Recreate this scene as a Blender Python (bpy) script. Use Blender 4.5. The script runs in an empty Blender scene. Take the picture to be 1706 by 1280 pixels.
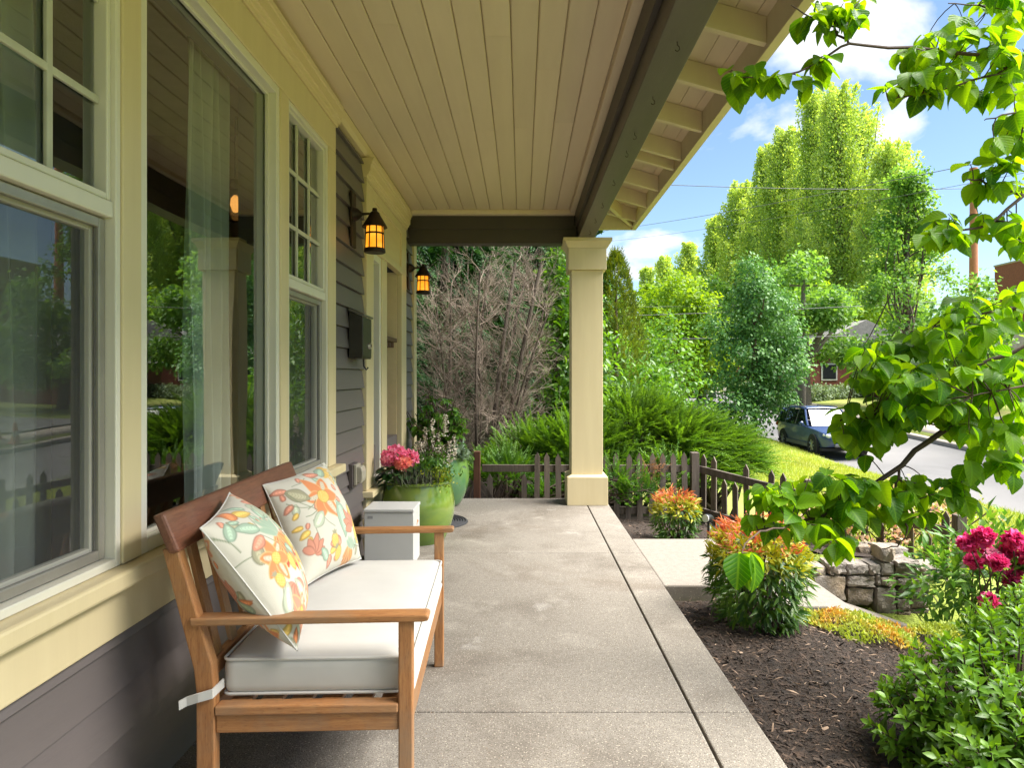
import bpy, math, random
import numpy as np
from mathutils import Vector, Matrix, noise

S = bpy.context.scene
COL = S.collection
R = math.radians

# ------------------------------------------------------------------ camera
CAM_H, F, VX, VY = 1.2, 1150.0, 869.0, 628.0        # eye height, focal length and vanishing point (1706 x 1280 frame)
cam = bpy.data.cameras.new('camera')
cam.sensor_width = 36.0
cam.lens = 36.0 * F / 1706.0
cam.shift_x = -(VX - 853.0) / 1706.0
cam.shift_y = -(640.0 - VY) / 1706.0
cam.clip_start = 0.05
cam.clip_end = 2000.0
camo = bpy.data.objects.new('camera', cam)
camo.location = (0, 0, CAM_H)
camo.rotation_euler = (R(90), 0, 0)
COL.objects.link(camo)
S.camera = camo

def px(x, y, d):
    """world point seen at a picture position and distance"""
    return np.array([(x - VX) / F * d, d, CAM_H - (y - VY) / F * d])

# ------------------------------------------------------------------ world, sun, exposure
SUN_EL, SUN_AZ = 56.0, 96.0            # azimuth measured from +Y towards +X
W = bpy.data.worlds.new('World')
S.world = W
W.use_nodes = True
nt = W.node_tree
nt.nodes.clear()
def wn(t, **k):
    n = nt.nodes.new(t)
    for a, b in k.items():
        setattr(n, a, b)
    return n
wo = wn('ShaderNodeOutputWorld')
bg = wn('ShaderNodeBackground')
sky = wn('ShaderNodeTexSky', sky_type='NISHITA', sun_disc=False)
sky.sun_elevation = R(SUN_EL)
sky.sun_rotation = R(SUN_AZ)
sky.altitude = 300.0
sky.air_density = 1.0
sky.dust_density = 0.6
sky.ozone_density = 1.6
tc = wn('ShaderNodeTexCoord')
sep = wn('ShaderNodeSeparateXYZ')
nt.links.new(tc.outputs['Generated'], sep.inputs[0])
def wmath(op, a, b=None):
    m = wn('ShaderNodeMath', operation=op)
    for i, v in enumerate((a, b)):
        if v is None:
            continue
        if isinstance(v, (int, float)):
            m.inputs[i].default_value = v
        else:
            nt.links.new(v, m.inputs[i])
    return m.outputs[0]
zz = wmath('ADD', wmath('MAXIMUM', sep.outputs[2], 0.0), 0.42)
cx_ = wmath('DIVIDE', sep.outputs[0], zz)
cy_ = wmath('DIVIDE', sep.outputs[1], zz)
cmb = wn('ShaderNodeCombineXYZ')
nt.links.new(cx_, cmb.inputs[0]); nt.links.new(cy_, cmb.inputs[1])
cmb.inputs[2].default_value = 3.7
cn = wn('ShaderNodeTexNoise')
cn.inputs['Scale'].default_value = 3.3
cn.inputs['Detail'].default_value = 9.0
cn.inputs['Roughness'].default_value = 0.52
cn.inputs['Distortion'].default_value = 0.25
nt.links.new(cmb.outputs[0], cn.inputs['Vector'])
cr = wn('ShaderNodeValToRGB')
cr.color_ramp.elements[0].position = 0.575
cr.color_ramp.elements[0].color = (0, 0, 0, 1)
cr.color_ramp.elements[1].position = 0.655
cr.color_ramp.elements[1].color = (1, 1, 1, 1)
nt.links.new(cn.outputs['Fac'], cr.inputs[0])
tint = wn('ShaderNodeMix', data_type='RGBA', blend_type='MULTIPLY')
tint.inputs['Factor'].default_value = 1.0
nt.links.new(sky.outputs[0], tint.inputs[6])
tint.inputs[7].default_value = (0.95, 1.0, 1.0, 1)
cmix = wn('ShaderNodeMix', data_type='RGBA')
nt.links.new(cr.outputs[0], cmix.inputs['Factor'])
nt.links.new(tint.outputs[2], cmix.inputs[6])
cmix.inputs[7].default_value = (5.6, 5.7, 5.9, 1)
nt.links.new(cmix.outputs[2], bg.inputs['Color'])
bg.inputs['Strength'].default_value = 0.06
nt.links.new(bg.outputs[0], wo.inputs['Surface'])

sl = bpy.data.lights.new('sun', 'SUN')
sl.energy = 4.7
sl.angle = R(50)
sl.color = (1.0, 0.955, 0.88)
so = bpy.data.objects.new('sun', sl)
sd = Vector((math.cos(R(SUN_EL)) * math.sin(R(SUN_AZ)), math.cos(R(SUN_EL)) * math.cos(R(SUN_AZ)), math.sin(R(SUN_EL))))
so.rotation_euler = sd.to_track_quat('Z', 'Y').to_euler()
so.location = (30, 20, 60)
COL.objects.link(so)

S.view_settings.view_transform = 'Standard'
S.view_settings.look = 'None'
S.view_settings.gamma = 1.0
S.view_settings.exposure = 1.92
S.view_settings.use_curve_mapping = False
S.render.engine = 'CYCLES'
S.cycles.use_denoising = True
S.cycles.max_bounces = 9
S.cycles.diffuse_bounces = 5
S.cycles.glossy_bounces = 4
S.cycles.transparent_max_bounces = 16
S.cycles.transmission_bounces = 6
S.cycles.caustics_reflective = False
S.cycles.caustics_refractive = False
S.cycles.sample_clamp_indirect = 6.0

# ------------------------------------------------------------------ materials
MATS = {}
def _nodes(name):
    m = bpy.data.materials.new(name)
    m.use_nodes = True
    t = m.node_tree
    t.nodes.clear()
    o = t.nodes.new('ShaderNodeOutputMaterial')
    MATS[name] = m
    return m, t, o
def N(t, kind, ins=None, **k):
    n = t.nodes.new(kind)
    for a, b in k.items():
        setattr(n, a, b)
    if ins:
        for a, b in ins.items():
            if hasattr(b, 'is_output'):
                t.links.new(b, n.inputs[a])
            else:
                n.inputs[a].default_value = b
    return n
def rgba(c):
    return (c[0], c[1], c[2], 1.0)
def mixc(t, f, a, b, blend='MIX'):
    n = t.nodes.new('ShaderNodeMix')
    n.data_type = 'RGBA'
    n.blend_type = blend
    for i, v in ((0, f), (6, a), (7, b)):
        if hasattr(v, 'is_output'):
            t.links.new(v, n.inputs[i])
        else:
            n.inputs[i].default_value = v if i == 0 else rgba(v)
    return n.outputs[2]
def ramp(t, src, stops):
    n = t.nodes.new('ShaderNodeValToRGB')
    e = n.color_ramp.elements
    while len(e) < len(stops):
        e.new(0.5)
    for q, (p, c) in zip(e, stops):
        q.position = p
        q.color = rgba(c) if len(c) == 3 else c
    t.links.new(src, n.inputs[0])
    return n.outputs[0]
def coords(t, stretch=(1, 1, 1)):
    """object coordinates shifted by each object's own random number"""
    tcn = N(t, 'ShaderNodeTexCoord')
    oi = N(t, 'ShaderNodeObjectInfo')
    sc = N(t, 'ShaderNodeVectorMath', {0: tcn.outputs['Object'], 1: stretch}, operation='MULTIPLY')
    rv = N(t, 'ShaderNodeVectorMath', {0: (37.0, 53.0, 71.0), 'Scale': oi.outputs['Random']}, operation='SCALE')
    ad = N(t, 'ShaderNodeVectorMath', {0: sc.outputs[0], 1: rv.outputs[0]}, operation='ADD')
    return ad.outputs[0], oi.outputs['Random']
def pm(name, c, c2=None, scale=6.0, rough=0.5, bump=0.0, bscale=60.0, stretch=(1, 1, 1), spec=0.5, metal=0.0,
       coat=0.0, vary=0.10, lo=0.35, hi=0.65, detail=6.0, bdist=0.004, speck=None, c3=None, s3=0.9):
    m, t, o = _nodes(name)
    v, rnd = coords(t, stretch)
    n1 = N(t, 'ShaderNodeTexNoise', {'Vector': v, 'Scale': scale, 'Detail': detail, 'Roughness': 0.6})
    c2 = c2 or tuple(x * 0.8 for x in c)
    col = ramp(t, n1.outputs['Fac'], [(lo, c), (hi, c2)])
    if c3:
        n3 = N(t, 'ShaderNodeTexNoise', {'Vector': v, 'Scale': s3, 'Detail': 5.0, 'Roughness': 0.6})
        f3 = ramp(t, n3.outputs['Fac'], [(0.5, (0, 0, 0)), (0.72, (1, 1, 1))])
        col = mixc(t, f3, col, c3)
    if speck:
        for (sc_, thr, cc) in speck:
            vo = N(t, 'ShaderNodeTexNoise', {'Vector': v, 'Scale': sc_, 'Detail': 2.0, 'Roughness': 0.5})
            f = ramp(t, vo.outputs['Fac'], [(thr, (0, 0, 0)), (thr + 0.07, (1, 1, 1))])
            col = mixc(t, f, col, cc)
    if vary:
        mr = N(t, 'ShaderNodeMapRange', {0: rnd, 3: 1 - vary, 4: 1 + vary})
        col = mixc(t, 1.0, col, mr.outputs[0], 'MULTIPLY')
    b = N(t, 'ShaderNodeBsdfPrincipled', {'Roughness': rough, 'Metallic': metal, 'Specular IOR Level': spec, 'Coat Weight': coat})
    t.links.new(col, b.inputs['Base Color'])
    if coat:
        b.inputs['Coat Roughness'].default_value = 0.06
    if bump:
        nb = N(t, 'ShaderNodeTexNoise', {'Vector': v, 'Scale': bscale, 'Detail': 6.0, 'Roughness': 0.65})
        bp = N(t, 'ShaderNodeBump', {'Strength': bump, 'Distance': bdist, 'Height': nb.outputs['Fac']})
        t.links.new(bp.outputs[0], b.inputs['Normal'])
    t.links.new(b.outputs[0], o.inputs['Surface'])
    return m
def fol(name, c1, c2, trans=0.35, tc_=None, rough=0.45, spec=0.4, own=False, c3=None, veins=False):
    """leaf material: tint from a per-leaf random number, thin leaves let light through"""
    m, t, o = _nodes(name)
    if own:
        oi = N(t, 'ShaderNodeObjectInfo')
        r = oi.outputs['Random']
    else:
        at = N(t, 'ShaderNodeAttribute', attribute_name='rnd')
        r = at.outputs['Fac']
    stops = [(0.0, c1), (1.0, c2)] if not c3 else [(0.0, c1), (0.55, c2), (1.0, c3)]
    col = ramp(t, r, stops)
    hgt = None
    if veins:                     # midrib and curved side veins from the leaf's own coordinates
        lu = N(t, 'ShaderNodeAttribute', attribute_name='luv')
        sp = N(t, 'ShaderNodeSeparateXYZ', {0: lu.outputs['Vector']})
        ab = N(t, 'ShaderNodeMath', {0: sp.outputs[0]}, operation='ABSOLUTE')
        bl = N(t, 'ShaderNodeMath', {0: ab.outputs[0], 1: -0.75, 2: sp.outputs[1]}, operation='MULTIPLY_ADD')
        fr = N(t, 'ShaderNodeMath', {0: bl.outputs[0], 1: 7.0}, operation='MULTIPLY')
        fc = N(t, 'ShaderNodeMath', {0: fr.outputs[0]}, operation='FRACT')
        pg = N(t, 'ShaderNodeMath', {0: fc.outputs[0], 1: 0.5}, operation='SUBTRACT')
        pa = N(t, 'ShaderNodeMath', {0: pg.outputs[0]}, operation='ABSOLUTE')
        mm = N(t, 'ShaderNodeMath', {0: ab.outputs[0], 1: 1.6}, operation='MULTIPLY')
        hg = N(t, 'ShaderNodeMath', {0: pa.outputs[0], 1: mm.outputs[0]}, operation='MINIMUM')
        hgt = hg.outputs[0]
        vf = ramp(t, hgt, [(0.0, (1, 1, 1)), (0.09, (0, 0, 0))])
        vfm = N(t, 'ShaderNodeMath', {0: vf, 1: 0.45}, operation='MULTIPLY')
        col = mixc(t, vfm.outputs[0], col, tuple(min(1, x * 1.5) for x in c2))
    geo = N(t, 'ShaderNodeNewGeometry')
    nz = N(t, 'ShaderNodeTexNoise', {'Vector': geo.outputs['Position'], 'Scale': 1.7, 'Detail': 3.0})
    f = N(t, 'ShaderNodeMapRange', {0: nz.outputs['Fac'], 1: 0.3, 2: 0.7, 3: 0.78, 4: 1.18})
    col = mixc(t, 1.0, col, f.outputs[0], 'MULTIPLY')
    b = N(t, 'ShaderNodeBsdfPrincipled', {'Roughness': rough, 'Specular IOR Level': spec})
    t.links.new(col, b.inputs['Base Color'])
    if hgt is not None:
        bp = N(t, 'ShaderNodeBump', {'Strength': 0.55, 'Distance': 0.004, 'Height': hgt})
        t.links.new(bp.outputs[0], b.inputs['Normal'])
    tcol = mixc(t, 1.0, col, tc_ or (1.7, 1.5, 0.5), 'MULTIPLY')
    tr = N(t, 'ShaderNodeBsdfTranslucent')
    t.links.new(tcol, tr.inputs['Color'])
    mx = N(t, 'ShaderNodeMixShader', {0: trans, 1: b.outputs[0], 2: tr.outputs[0]})
    t.links.new(mx.outputs[0], o.inputs['Surface'])
    return m
def emis(name, c, strength, c2=None):
    m, t, o = _nodes(name)
    e = N(t, 'ShaderNodeEmission', {'Color': rgba(c), 'Strength': strength})
    if c2:
        v, r = coords(t)
        n1 = N(t, 'ShaderNodeTexNoise', {'Vector': v, 'Scale': 14.0, 'Detail': 2.0})
        t.links.new(ramp(t, n1.outputs['Fac'], [(0.3, c), (0.7, c2)]), e.inputs['Color'])
    g = N(t, 'ShaderNodeBsdfGlossy', {'Roughness': 0.25, 'Color': (0.04, 0.04, 0.04, 1)})
    a = N(t, 'ShaderNodeAddShader')
    t.links.new(e.outputs[0], a.inputs[0]); t.links.new(g.outputs[0], a.inputs[1])
    t.links.new(a.outputs[0], o.inputs['Surface'])
    return m
def glass(name, boost=2.4, tint=(0.93, 0.96, 0.94), base=0.02, rough=0.0):
    m, t, o = _nodes(name)
    fr = N(t, 'ShaderNodeFresnel', {'IOR': 1.5})
    f = N(t, 'ShaderNodeMath', {0: fr.outputs[0], 1: boost, 2: base}, operation='MULTIPLY_ADD')
    f.use_clamp = True
    tr = N(t, 'ShaderNodeBsdfTransparent', {'Color': rgba(tint)})
    gl = N(t, 'ShaderNodeBsdfGlossy', {'Roughness': rough, 'Color': (0.97, 0.99, 0.97, 1)})
    v, r = coords(t)
    nb = N(t, 'ShaderNodeTexNoise', {'Vector': v, 'Scale': 2.2, 'Detail': 1.0})
    bp = N(t, 'ShaderNodeBump', {'Strength': 0.05, 'Distance': 0.02, 'Height': nb.outputs['Fac']})
    t.links.new(bp.outputs[0], gl.inputs['Normal'])
    mx = N(t, 'ShaderNodeMixShader', {0: f.outputs[0], 1: tr.outputs[0], 2: gl.outputs[0]})
    t.links.new(mx.outputs[0], o.inputs['Surface'])
    return m
def screenmat(name):
    m, t, o = _nodes(name)
    tr = N(t, 'ShaderNodeBsdfTransparent')
    d = N(t, 'ShaderNodeBsdfDiffuse', {'Color': (0.10, 0.10, 0.10, 1)})
    mx = N(t, 'ShaderNodeMixShader', {0: 0.30, 1: tr.outputs[0], 2: d.outputs[0]})
    t.links.new(mx.outputs[0], o.inputs['Surface'])
    return m
def clothmat(name, c, trans=0.0, rough=0.9):
    m, t, o = _nodes(name)
    v, r = coords(t)
    n1 = N(t, 'ShaderNodeTexNoise', {'Vector': v, 'Scale': 9.0, 'Detail': 5.0})
    col = ramp(t, n1.outputs['Fac'], [(0.3, tuple(x * 0.93 for x in c)), (0.7, c)])
    b = N(t, 'ShaderNodeBsdfPrincipled', {'Roughness': rough, 'Specular IOR Level': 0.15, 'Sheen Weight': 0.2})
    t.links.new(col, b.inputs['Base Color'])
    nb = N(t, 'ShaderNodeTexNoise', {'Vector': v, 'Scale': 5.0, 'Detail': 3.0})
    nb2 = N(t, 'ShaderNodeTexNoise', {'Vector': v, 'Scale': 700.0, 'Detail': 1.0})
    b1 = N(t, 'ShaderNodeBump', {'Strength': 0.25, 'Distance': 0.02, 'Height': nb.outputs['Fac']})
    b2 = N(t, 'ShaderNodeBump', {'Strength': 0.25, 'Distance': 0.0008, 'Height': nb2.outputs['Fac'], 'Normal': b1.outputs[0]})
    t.links.new(b2.outputs[0], b.inputs['Normal'])
    if trans:
        tr = N(t, 'ShaderNodeBsdfTranslucent')
        t.links.new(col, tr.inputs['Color'])
        mx = N(t, 'ShaderNodeMixShader', {0: trans, 1: b.outputs[0], 2: tr.outputs[0]})
        t.links.new(mx.outputs[0], o.inputs['Surface'])
    else:
        t.links.new(b.outputs[0], o.inputs['Surface'])
    return m
def printmat(name):
    """cloth whose woven print is stored per vertex"""
    m, t, o = _nodes(name)
    at = N(t, 'ShaderNodeAttribute', attribute_name='print')
    b = N(t, 'ShaderNodeBsdfPrincipled', {'Roughness': 0.9, 'Specular IOR Level': 0.1, 'Sheen Weight': 0.15})
    t.links.new(at.outputs['Color'], b.inputs['Base Color'])
    v, r = coords(t)
    nb2 = N(t, 'ShaderNodeTexNoise', {'Vector': v, 'Scale': 500.0, 'Detail': 1.0})
    nb = N(t, 'ShaderNodeTexNoise', {'Vector': v, 'Scale': 9.0, 'Detail': 3.0})
    b1 = N(t, 'ShaderNodeBump', {'Strength': 0.3, 'Distance': 0.02, 'Height': nb.outputs['Fac']})
    b2 = N(t, 'ShaderNodeBump', {'Strength': 0.3, 'Distance': 0.001, 'Height': nb2.outputs['Fac'], 'Normal': b1.outputs[0]})
    t.links.new(b2.outputs[0], b.inputs['Normal'])
    t.links.new(b.outputs[0], o.inputs['Surface'])
    return m

pm('cream', (0.66, 0.555, 0.335), (0.625, 0.52, 0.31), 3, 0.42, 0.25, 55, (5, 5, 0.5), vary=0.03, bdist=0.0015, c3=(0.615, 0.51, 0.30), s3=2.3)
pm('cream_dark', (0.70, 0.57, 0.335), (0.66, 0.53, 0.305), 3, 0.42, 0.2, 60, (5, 0.6, 5), vary=0.03, bdist=0.0015, c3=(0.65, 0.525, 0.305), s3=2.3)
pm('ceiling_paint', (0.70, 0.58, 0.42), (0.66, 0.54, 0.39), 2.5, 0.45, 0.15, 40, (4, 0.4, 1), vary=0.045, bdist=0.0015)
pm('groove', (0.24, 0.17, 0.09), vary=0, rough=0.8)
pm('siding_paint', (0.137, 0.117, 0.112), (0.120, 0.102, 0.098), 5, 0.5, 0.35, 70, (1, 0.15, 1), vary=0.06, bdist=0.002)
pm('dark_paint', (0.045, 0.034, 0.026), (0.038, 0.029, 0.023), 4, 0.45, 0.15, 60, vary=0.03)
pm('beam_paint', (0.098, 0.080, 0.070), (0.082, 0.066, 0.058), 4, 0.42, 0.2, 60, (3, 0.3, 3), vary=0.03)
pm('vinyl', (0.70, 0.67, 0.57), (0.66, 0.63, 0.54), 4, 0.32, vary=0.03)
pm('screen_frame', (0.33, 0.31, 0.27), vary=0.03, rough=0.35, metal=0.3)
pm('muntin', (0.55, 0.55, 0.44), vary=0.03, rough=0.4)
def concretemat(name):
    m, t, o = _nodes(name)
    v, rnd = coords(t)
    tcn = N(t, 'ShaderNodeNewGeometry')
    wp = tcn.outputs['Position']
    n1 = N(t, 'ShaderNodeTexNoise', {'Vector': wp, 'Scale': 45.0, 'Detail': 6.0, 'Roughness': 0.7})
    col = ramp(t, n1.outputs['Fac'], [(0.32, (0.245, 0.222, 0.190)), (0.68, (0.165, 0.147, 0.124))])
    for sc_, lo, hi, cc, k in ((1.3, 0.50, 0.66, (0.115, 0.098, 0.080), 0.9), (3.7, 0.55, 0.72, (0.31, 0.285, 0.245), 0.65), (0.7, 0.54, 0.60, (0.135, 0.110, 0.086), 0.6), (2.2, 0.62, 0.68, (0.33, 0.31, 0.28), 0.6)):
        st = N(t, 'ShaderNodeTexNoise', {'Vector': wp, 'Scale': sc_, 'Detail': 7.0, 'Roughness': 0.62, 'Distortion': 0.4})
        f = ramp(t, st.outputs['Fac'], [(lo, (0, 0, 0)), (hi, (k, k, k))])
        col = mixc(t, f, col, cc)
    for sc_, thr, cc in ((200.0, 0.55, (0.075, 0.060, 0.047)), (150.0, 0.62, (0.52, 0.46, 0.37)), (120.0, 0.68, (0.25, 0.14, 0.085))):
        sp = N(t, 'ShaderNodeTexNoise', {'Vector': wp, 'Scale': sc_, 'Detail': 2.0})
        f = ramp(t, sp.outputs['Fac'], [(thr, (0, 0, 0)), (thr + 0.06, (0.8, 0.8, 0.8))])
        col = mixc(t, f, col, cc)
    mr = N(t, 'ShaderNodeMapRange', {0: rnd, 3: 0.94, 4: 1.05})
    col = mixc(t, 1.0, col, mr.outputs[0], 'MULTIPLY')
    b = N(t, 'ShaderNodeBsdfPrincipled', {'Roughness': 0.85, 'Specular IOR Level': 0.35})
    t.links.new(col, b.inputs['Base Color'])
    nb = N(t, 'ShaderNodeTexNoise', {'Vector': wp, 'Scale': 170.0, 'Detail': 4.0})
    bp = N(t, 'ShaderNodeBump', {'Strength': 0.6, 'Distance': 0.003, 'Height': nb.outputs['Fac']})
    t.links.new(bp.outputs[0], b.inputs['Normal'])
    t.links.new(b.outputs[0], o.inputs['Surface'])
    return m
concretemat('concrete')
pm('path_concrete', (0.235, 0.208, 0.178), (0.19, 0.167, 0.142), 25, 0.85, 0.5, 160, vary=0.03, bdist=0.003,
   speck=[(190.0, 0.60, (0.23, 0.19, 0.15)), (160.0, 0.66, (0.66, 0.57, 0.45))])
pm('joint_dirt', (0.045, 0.037, 0.028), vary=0, rough=0.95)
pm('mulch', (0.022, 0.014, 0.009), (0.050, 0.032, 0.021), 60, 0.95, 1.0, 120, vary=0, bdist=0.02)
pm('soil', (0.030, 0.022, 0.015), (0.05, 0.036, 0.025), 40, 0.95, 1.0, 90, vary=0, bdist=0.01)
pm('lawn', (0.24, 0.29, 0.040), (0.18, 0.24, 0.030), 1.2, 0.9, 0.8, 40, vary=0, bdist=0.03, c3=(0.25, 0.24, 0.06), s3=0.25)
pm('asphalt', (0.17, 0.165, 0.165), (0.14, 0.135, 0.135), 1.2, 0.9, 0.4, 90, vary=0, c3=(0.22, 0.21, 0.205), s3=0.15)
pm('kerb_concrete', (0.36, 0.31, 0.26), (0.29, 0.25, 0.21), 4, 0.9, 0.4, 60, vary=0.03)
def woodmat(name, stretch, c1, c2, c3):
    m, t, o = _nodes(name)
    v, rnd = coords(t, stretch)
    v0, _ = coords(t)
    n1 = N(t, 'ShaderNodeTexNoise', {'Vector': v, 'Scale': 16.0, 'Detail': 9.0, 'Roughness': 0.72, 'Distortion': 0.5})
    col = ramp(t, n1.outputs['Fac'], [(0.30, c1), (0.52, tuple((a + b) / 2 for a, b in zip(c1, c2))), (0.70, c2)])
    n2 = N(t, 'ShaderNodeTexNoise', {'Vector': v, 'Scale': 70.0, 'Detail': 3.0, 'Roughness': 0.6})
    f = ramp(t, n2.outputs['Fac'], [(0.56, (0, 0, 0)), (0.70, (0.7, 0.7, 0.7))])
    col = mixc(t, f, col, tuple(x * 0.45 for x in c2))
    n3 = N(t, 'ShaderNodeTexNoise', {'Vector': v0, 'Scale': 4.5, 'Detail': 6.0, 'Roughness': 0.65})
    f3 = ramp(t, n3.outputs['Fac'], [(0.46, (0, 0, 0)), (0.70, (0.75, 0.75, 0.75))])
    col = mixc(t, f3, col, c3)
    mr = N(t, 'ShaderNodeMapRange', {0: rnd, 3: 0.86, 4: 1.12})
    col = mixc(t, 1.0, col, mr.outputs[0], 'MULTIPLY')
    b = N(t, 'ShaderNodeBsdfPrincipled', {'Roughness': 0.48, 'Specular IOR Level': 0.4})
    t.links.new(col, b.inputs['Base Color'])
    bp = N(t, 'ShaderNodeBump', {'Strength': 0.35, 'Distance': 0.0015, 'Height': n1.outputs['Fac']})
    t.links.new(bp.outputs[0], b.inputs['Normal'])
    t.links.new(b.outputs[0], o.inputs['Surface'])
    return m
W1, W2, W3 = (0.46, 0.225, 0.085), (0.27, 0.105, 0.038), (0.27, 0.185, 0.115)
woodmat('wood_y', (9, 0.6, 9), W1, W2, W3)
woodmat('wood_x', (0.6, 9, 9), W1, W2, W3)
woodmat('wood_z', (9, 9, 0.6), W1, W2, W3)
woodmat('wood_rail', (9, 0.5, 9), (0.24, 0.098, 0.054), (0.115, 0.044, 0.027), (0.20, 0.115, 0.078))
pm('door_wood', (0.11, 0.042, 0.022), (0.07, 0.026, 0.014), 6, 0.4, 0.2, 50, (6, 6, 0.5))
pm('fence_wood', (0.17, 0.135, 0.108), (0.085, 0.066, 0.052), 8, 0.85, 0.6, 40, (6, 6, 0.6), vary=0.2, bdist=0.004, lo=0.3, hi=0.7)
pm('post_wood', (0.17, 0.068, 0.035), (0.10, 0.042, 0.024), 6, 0.7, 0.4, 40, (6, 6, 0.6), bdist=0.003)
pm('glaze', (0.165, 0.25, 0.035), (0.115, 0.20, 0.034), 5, 0.16, 0.06, 20, (1, 1, 2.2), coat=0.6, vary=0.0, c3=(0.21, 0.26, 0.05), s3=3.0, bdist=0.006)
pm('glaze_blue', (0.125, 0.26, 0.075), (0.085, 0.205, 0.09), 5, 0.16, 0.06, 20, (1, 1, 0.8), coat=0.6, vary=0.0, c3=(0.21, 0.34, 0.06), s3=3.0, bdist=0.006)
pm('white_box', (0.58, 0.58, 0.565), (0.55, 0.55, 0.535), 5, 0.35, vary=0)
pm('grey_mark', (0.33, 0.33, 0.33), vary=0)
pm('orange_mark', (0.75, 0.22, 0.06), vary=0)
pm('iron', (0.020, 0.015, 0.011), (0.05, 0.026, 0.013), 12, 0.5, 0.2, 60, metal=0.6, vary=0)
pm('mailbox_metal', (0.032, 0.028, 0.023), (0.045, 0.04, 0.033), 8, 0.38, 0.1, 90, metal=0.5, vary=0)
pm('mailbox_lid', (0.17, 0.16, 0.145), vary=0, rough=0.35, metal=0.6)
pm('silver', (0.55, 0.55, 0.53), vary=0, rough=0.3, metal=0.9)
pm('outlet_plastic', (0.42, 0.38, 0.30), vary=0, rough=0.35)
pm('outlet_plate', (0.10, 0.08, 0.075), vary=0, rough=0.5)
pm('rubber', (0.028, 0.029, 0.033), (0.02, 0.02, 0.023), 30, 0.8, 0.4, 120, vary=0)
pm('bark', (0.13, 0.092, 0.065), (0.062, 0.042, 0.03), 10, 0.9, 0.8, 25, (5, 5, 1), vary=0.1, bdist=0.02)
pm('bark_grey', (0.20, 0.17, 0.14), (0.10, 0.082, 0.066), 10, 0.9, 0.8, 25, (5, 5, 1), vary=0.1, bdist=0.02)
pm('twig', (0.090, 0.052, 0.036), (0.055, 0.034, 0.024), 10, 0.8, vary=0.1)
pm('dead_twig', (0.30, 0.240, 0.190), (0.165, 0.124, 0.096), 3, 0.9, vary=0.1)
pm('dead_trunk', (0.12, 0.092, 0.072), (0.06, 0.044, 0.034), 6, 0.9, 0.6, 30, (4, 4, 1), vary=0.1)
pm('stone', (0.31, 0.275, 0.24), (0.165, 0.142, 0.122), 11, 0.9, 1.0, 26, vary=0.25, bdist=0.03, c3=(0.36, 0.265, 0.17), s3=2.2)
pm('brick_red', (0.23, 0.075, 0.052), (0.17, 0.055, 0.04), 3, 0.9, 0.4, 20, vary=0.05)
pm('brick_orange', (0.42, 0.17, 0.10), (0.34, 0.13, 0.08), 3, 0.9, 0.4, 20, vary=0.05)
pm('roof_shingle', (0.25, 0.235, 0.215), (0.18, 0.17, 0.155), 6, 0.9, 0.5, 30, vary=0)
pm('white_trim', (0.66, 0.65, 0.62), vary=0)
pm('window_dark', (0.03, 0.035, 0.04), vary=0, rough=0.08)
pm('car_blue', (0.034, 0.062, 0.165), (0.030, 0.055, 0.15), 3, 0.4, vary=0, coat=0.35, metal=0.0)
pm('car_white', (0.70, 0.70, 0.70), vary=0, rough=0.25, coat=1.0)
pm('car_grey', (0.12, 0.12, 0.12), vary=0, rough=0.6)
pm('car_glass', (0.010, 0.012, 0.014), vary=0, rough=0.04, spec=0.8)
pm('tyre', (0.018, 0.018, 0.019), vary=0, rough=0.85)
pm('rim_metal', (0.40, 0.39, 0.37), vary=0, rough=0.3, metal=0.8)
pm('lamp_lens', (0.75, 0.75, 0.72), vary=0, rough=0.1)
pm('cone_orange', (0.75, 0.16, 0.04), vary=0, rough=0.5)
pm('wire', (0.09, 0.09, 0.095), vary=0, rough=0.6)
pm('black_plastic', (0.012, 0.012, 0.012), vary=0, rough=0.4)
pm('interior_wall', (0.34, 0.29, 0.21), vary=0.02)
pm('interior_dark', (0.10, 0.07, 0.05), vary=0.02)
pm('chip_dark', (0.070, 0.044, 0.029), (0.016, 0.011, 0.008), 25, 0.9, vary=0, lo=0.4, hi=0.6)
pm('chip_pale', (0.38, 0.27, 0.19), (0.16, 0.10, 0.065), 9, 0.85, vary=0)
clothmat('cushion_cloth', (0.55, 0.535, 0.50))
clothmat('piping_cloth', (0.60, 0.585, 0.55))
clothmat('curtain_cloth', (0.76, 0.84, 0.77), 0.3)
clothmat('curtain_dark', (0.14, 0.17, 0.14), 0.15)
printmat('pillow_print')
glass('window_glass', 1.75)
glass('screen_glass', 1.75)
screenmat('insect_screen')
emis('amber_glass', (1.0, 0.27, 0.008), 0.42, (1.0, 0.42, 0.03))
emis('bulb', (1.0, 0.42, 0.09), 0.4)
glass('lamp_globe', 1.5)

fol('leaf_dogwood', (0.050, 0.170, 0.014), (0.200, 0.380, 0.020), 0.62, (2.2, 1.75, 0.20), 0.42, 0.28, own=True, veins=True)
fol('leaf_dogwood_mass', (0.050, 0.170, 0.014), (0.200, 0.380, 0.020), 0.62, (2.2, 1.75, 0.20), 0.42, 0.28, veins=True)
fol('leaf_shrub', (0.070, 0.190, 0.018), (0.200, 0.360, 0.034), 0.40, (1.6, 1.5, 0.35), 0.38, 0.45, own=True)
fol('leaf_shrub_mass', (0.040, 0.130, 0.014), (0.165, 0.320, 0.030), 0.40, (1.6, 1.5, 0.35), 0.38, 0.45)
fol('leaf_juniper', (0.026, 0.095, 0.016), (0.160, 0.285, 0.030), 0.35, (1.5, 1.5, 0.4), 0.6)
fol('leaf_juniper_dark', (0.035, 0.120, 0.016), (0.120, 0.240, 0.022), 0.3, (1.5, 1.5, 0.4), 0.6)
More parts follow.
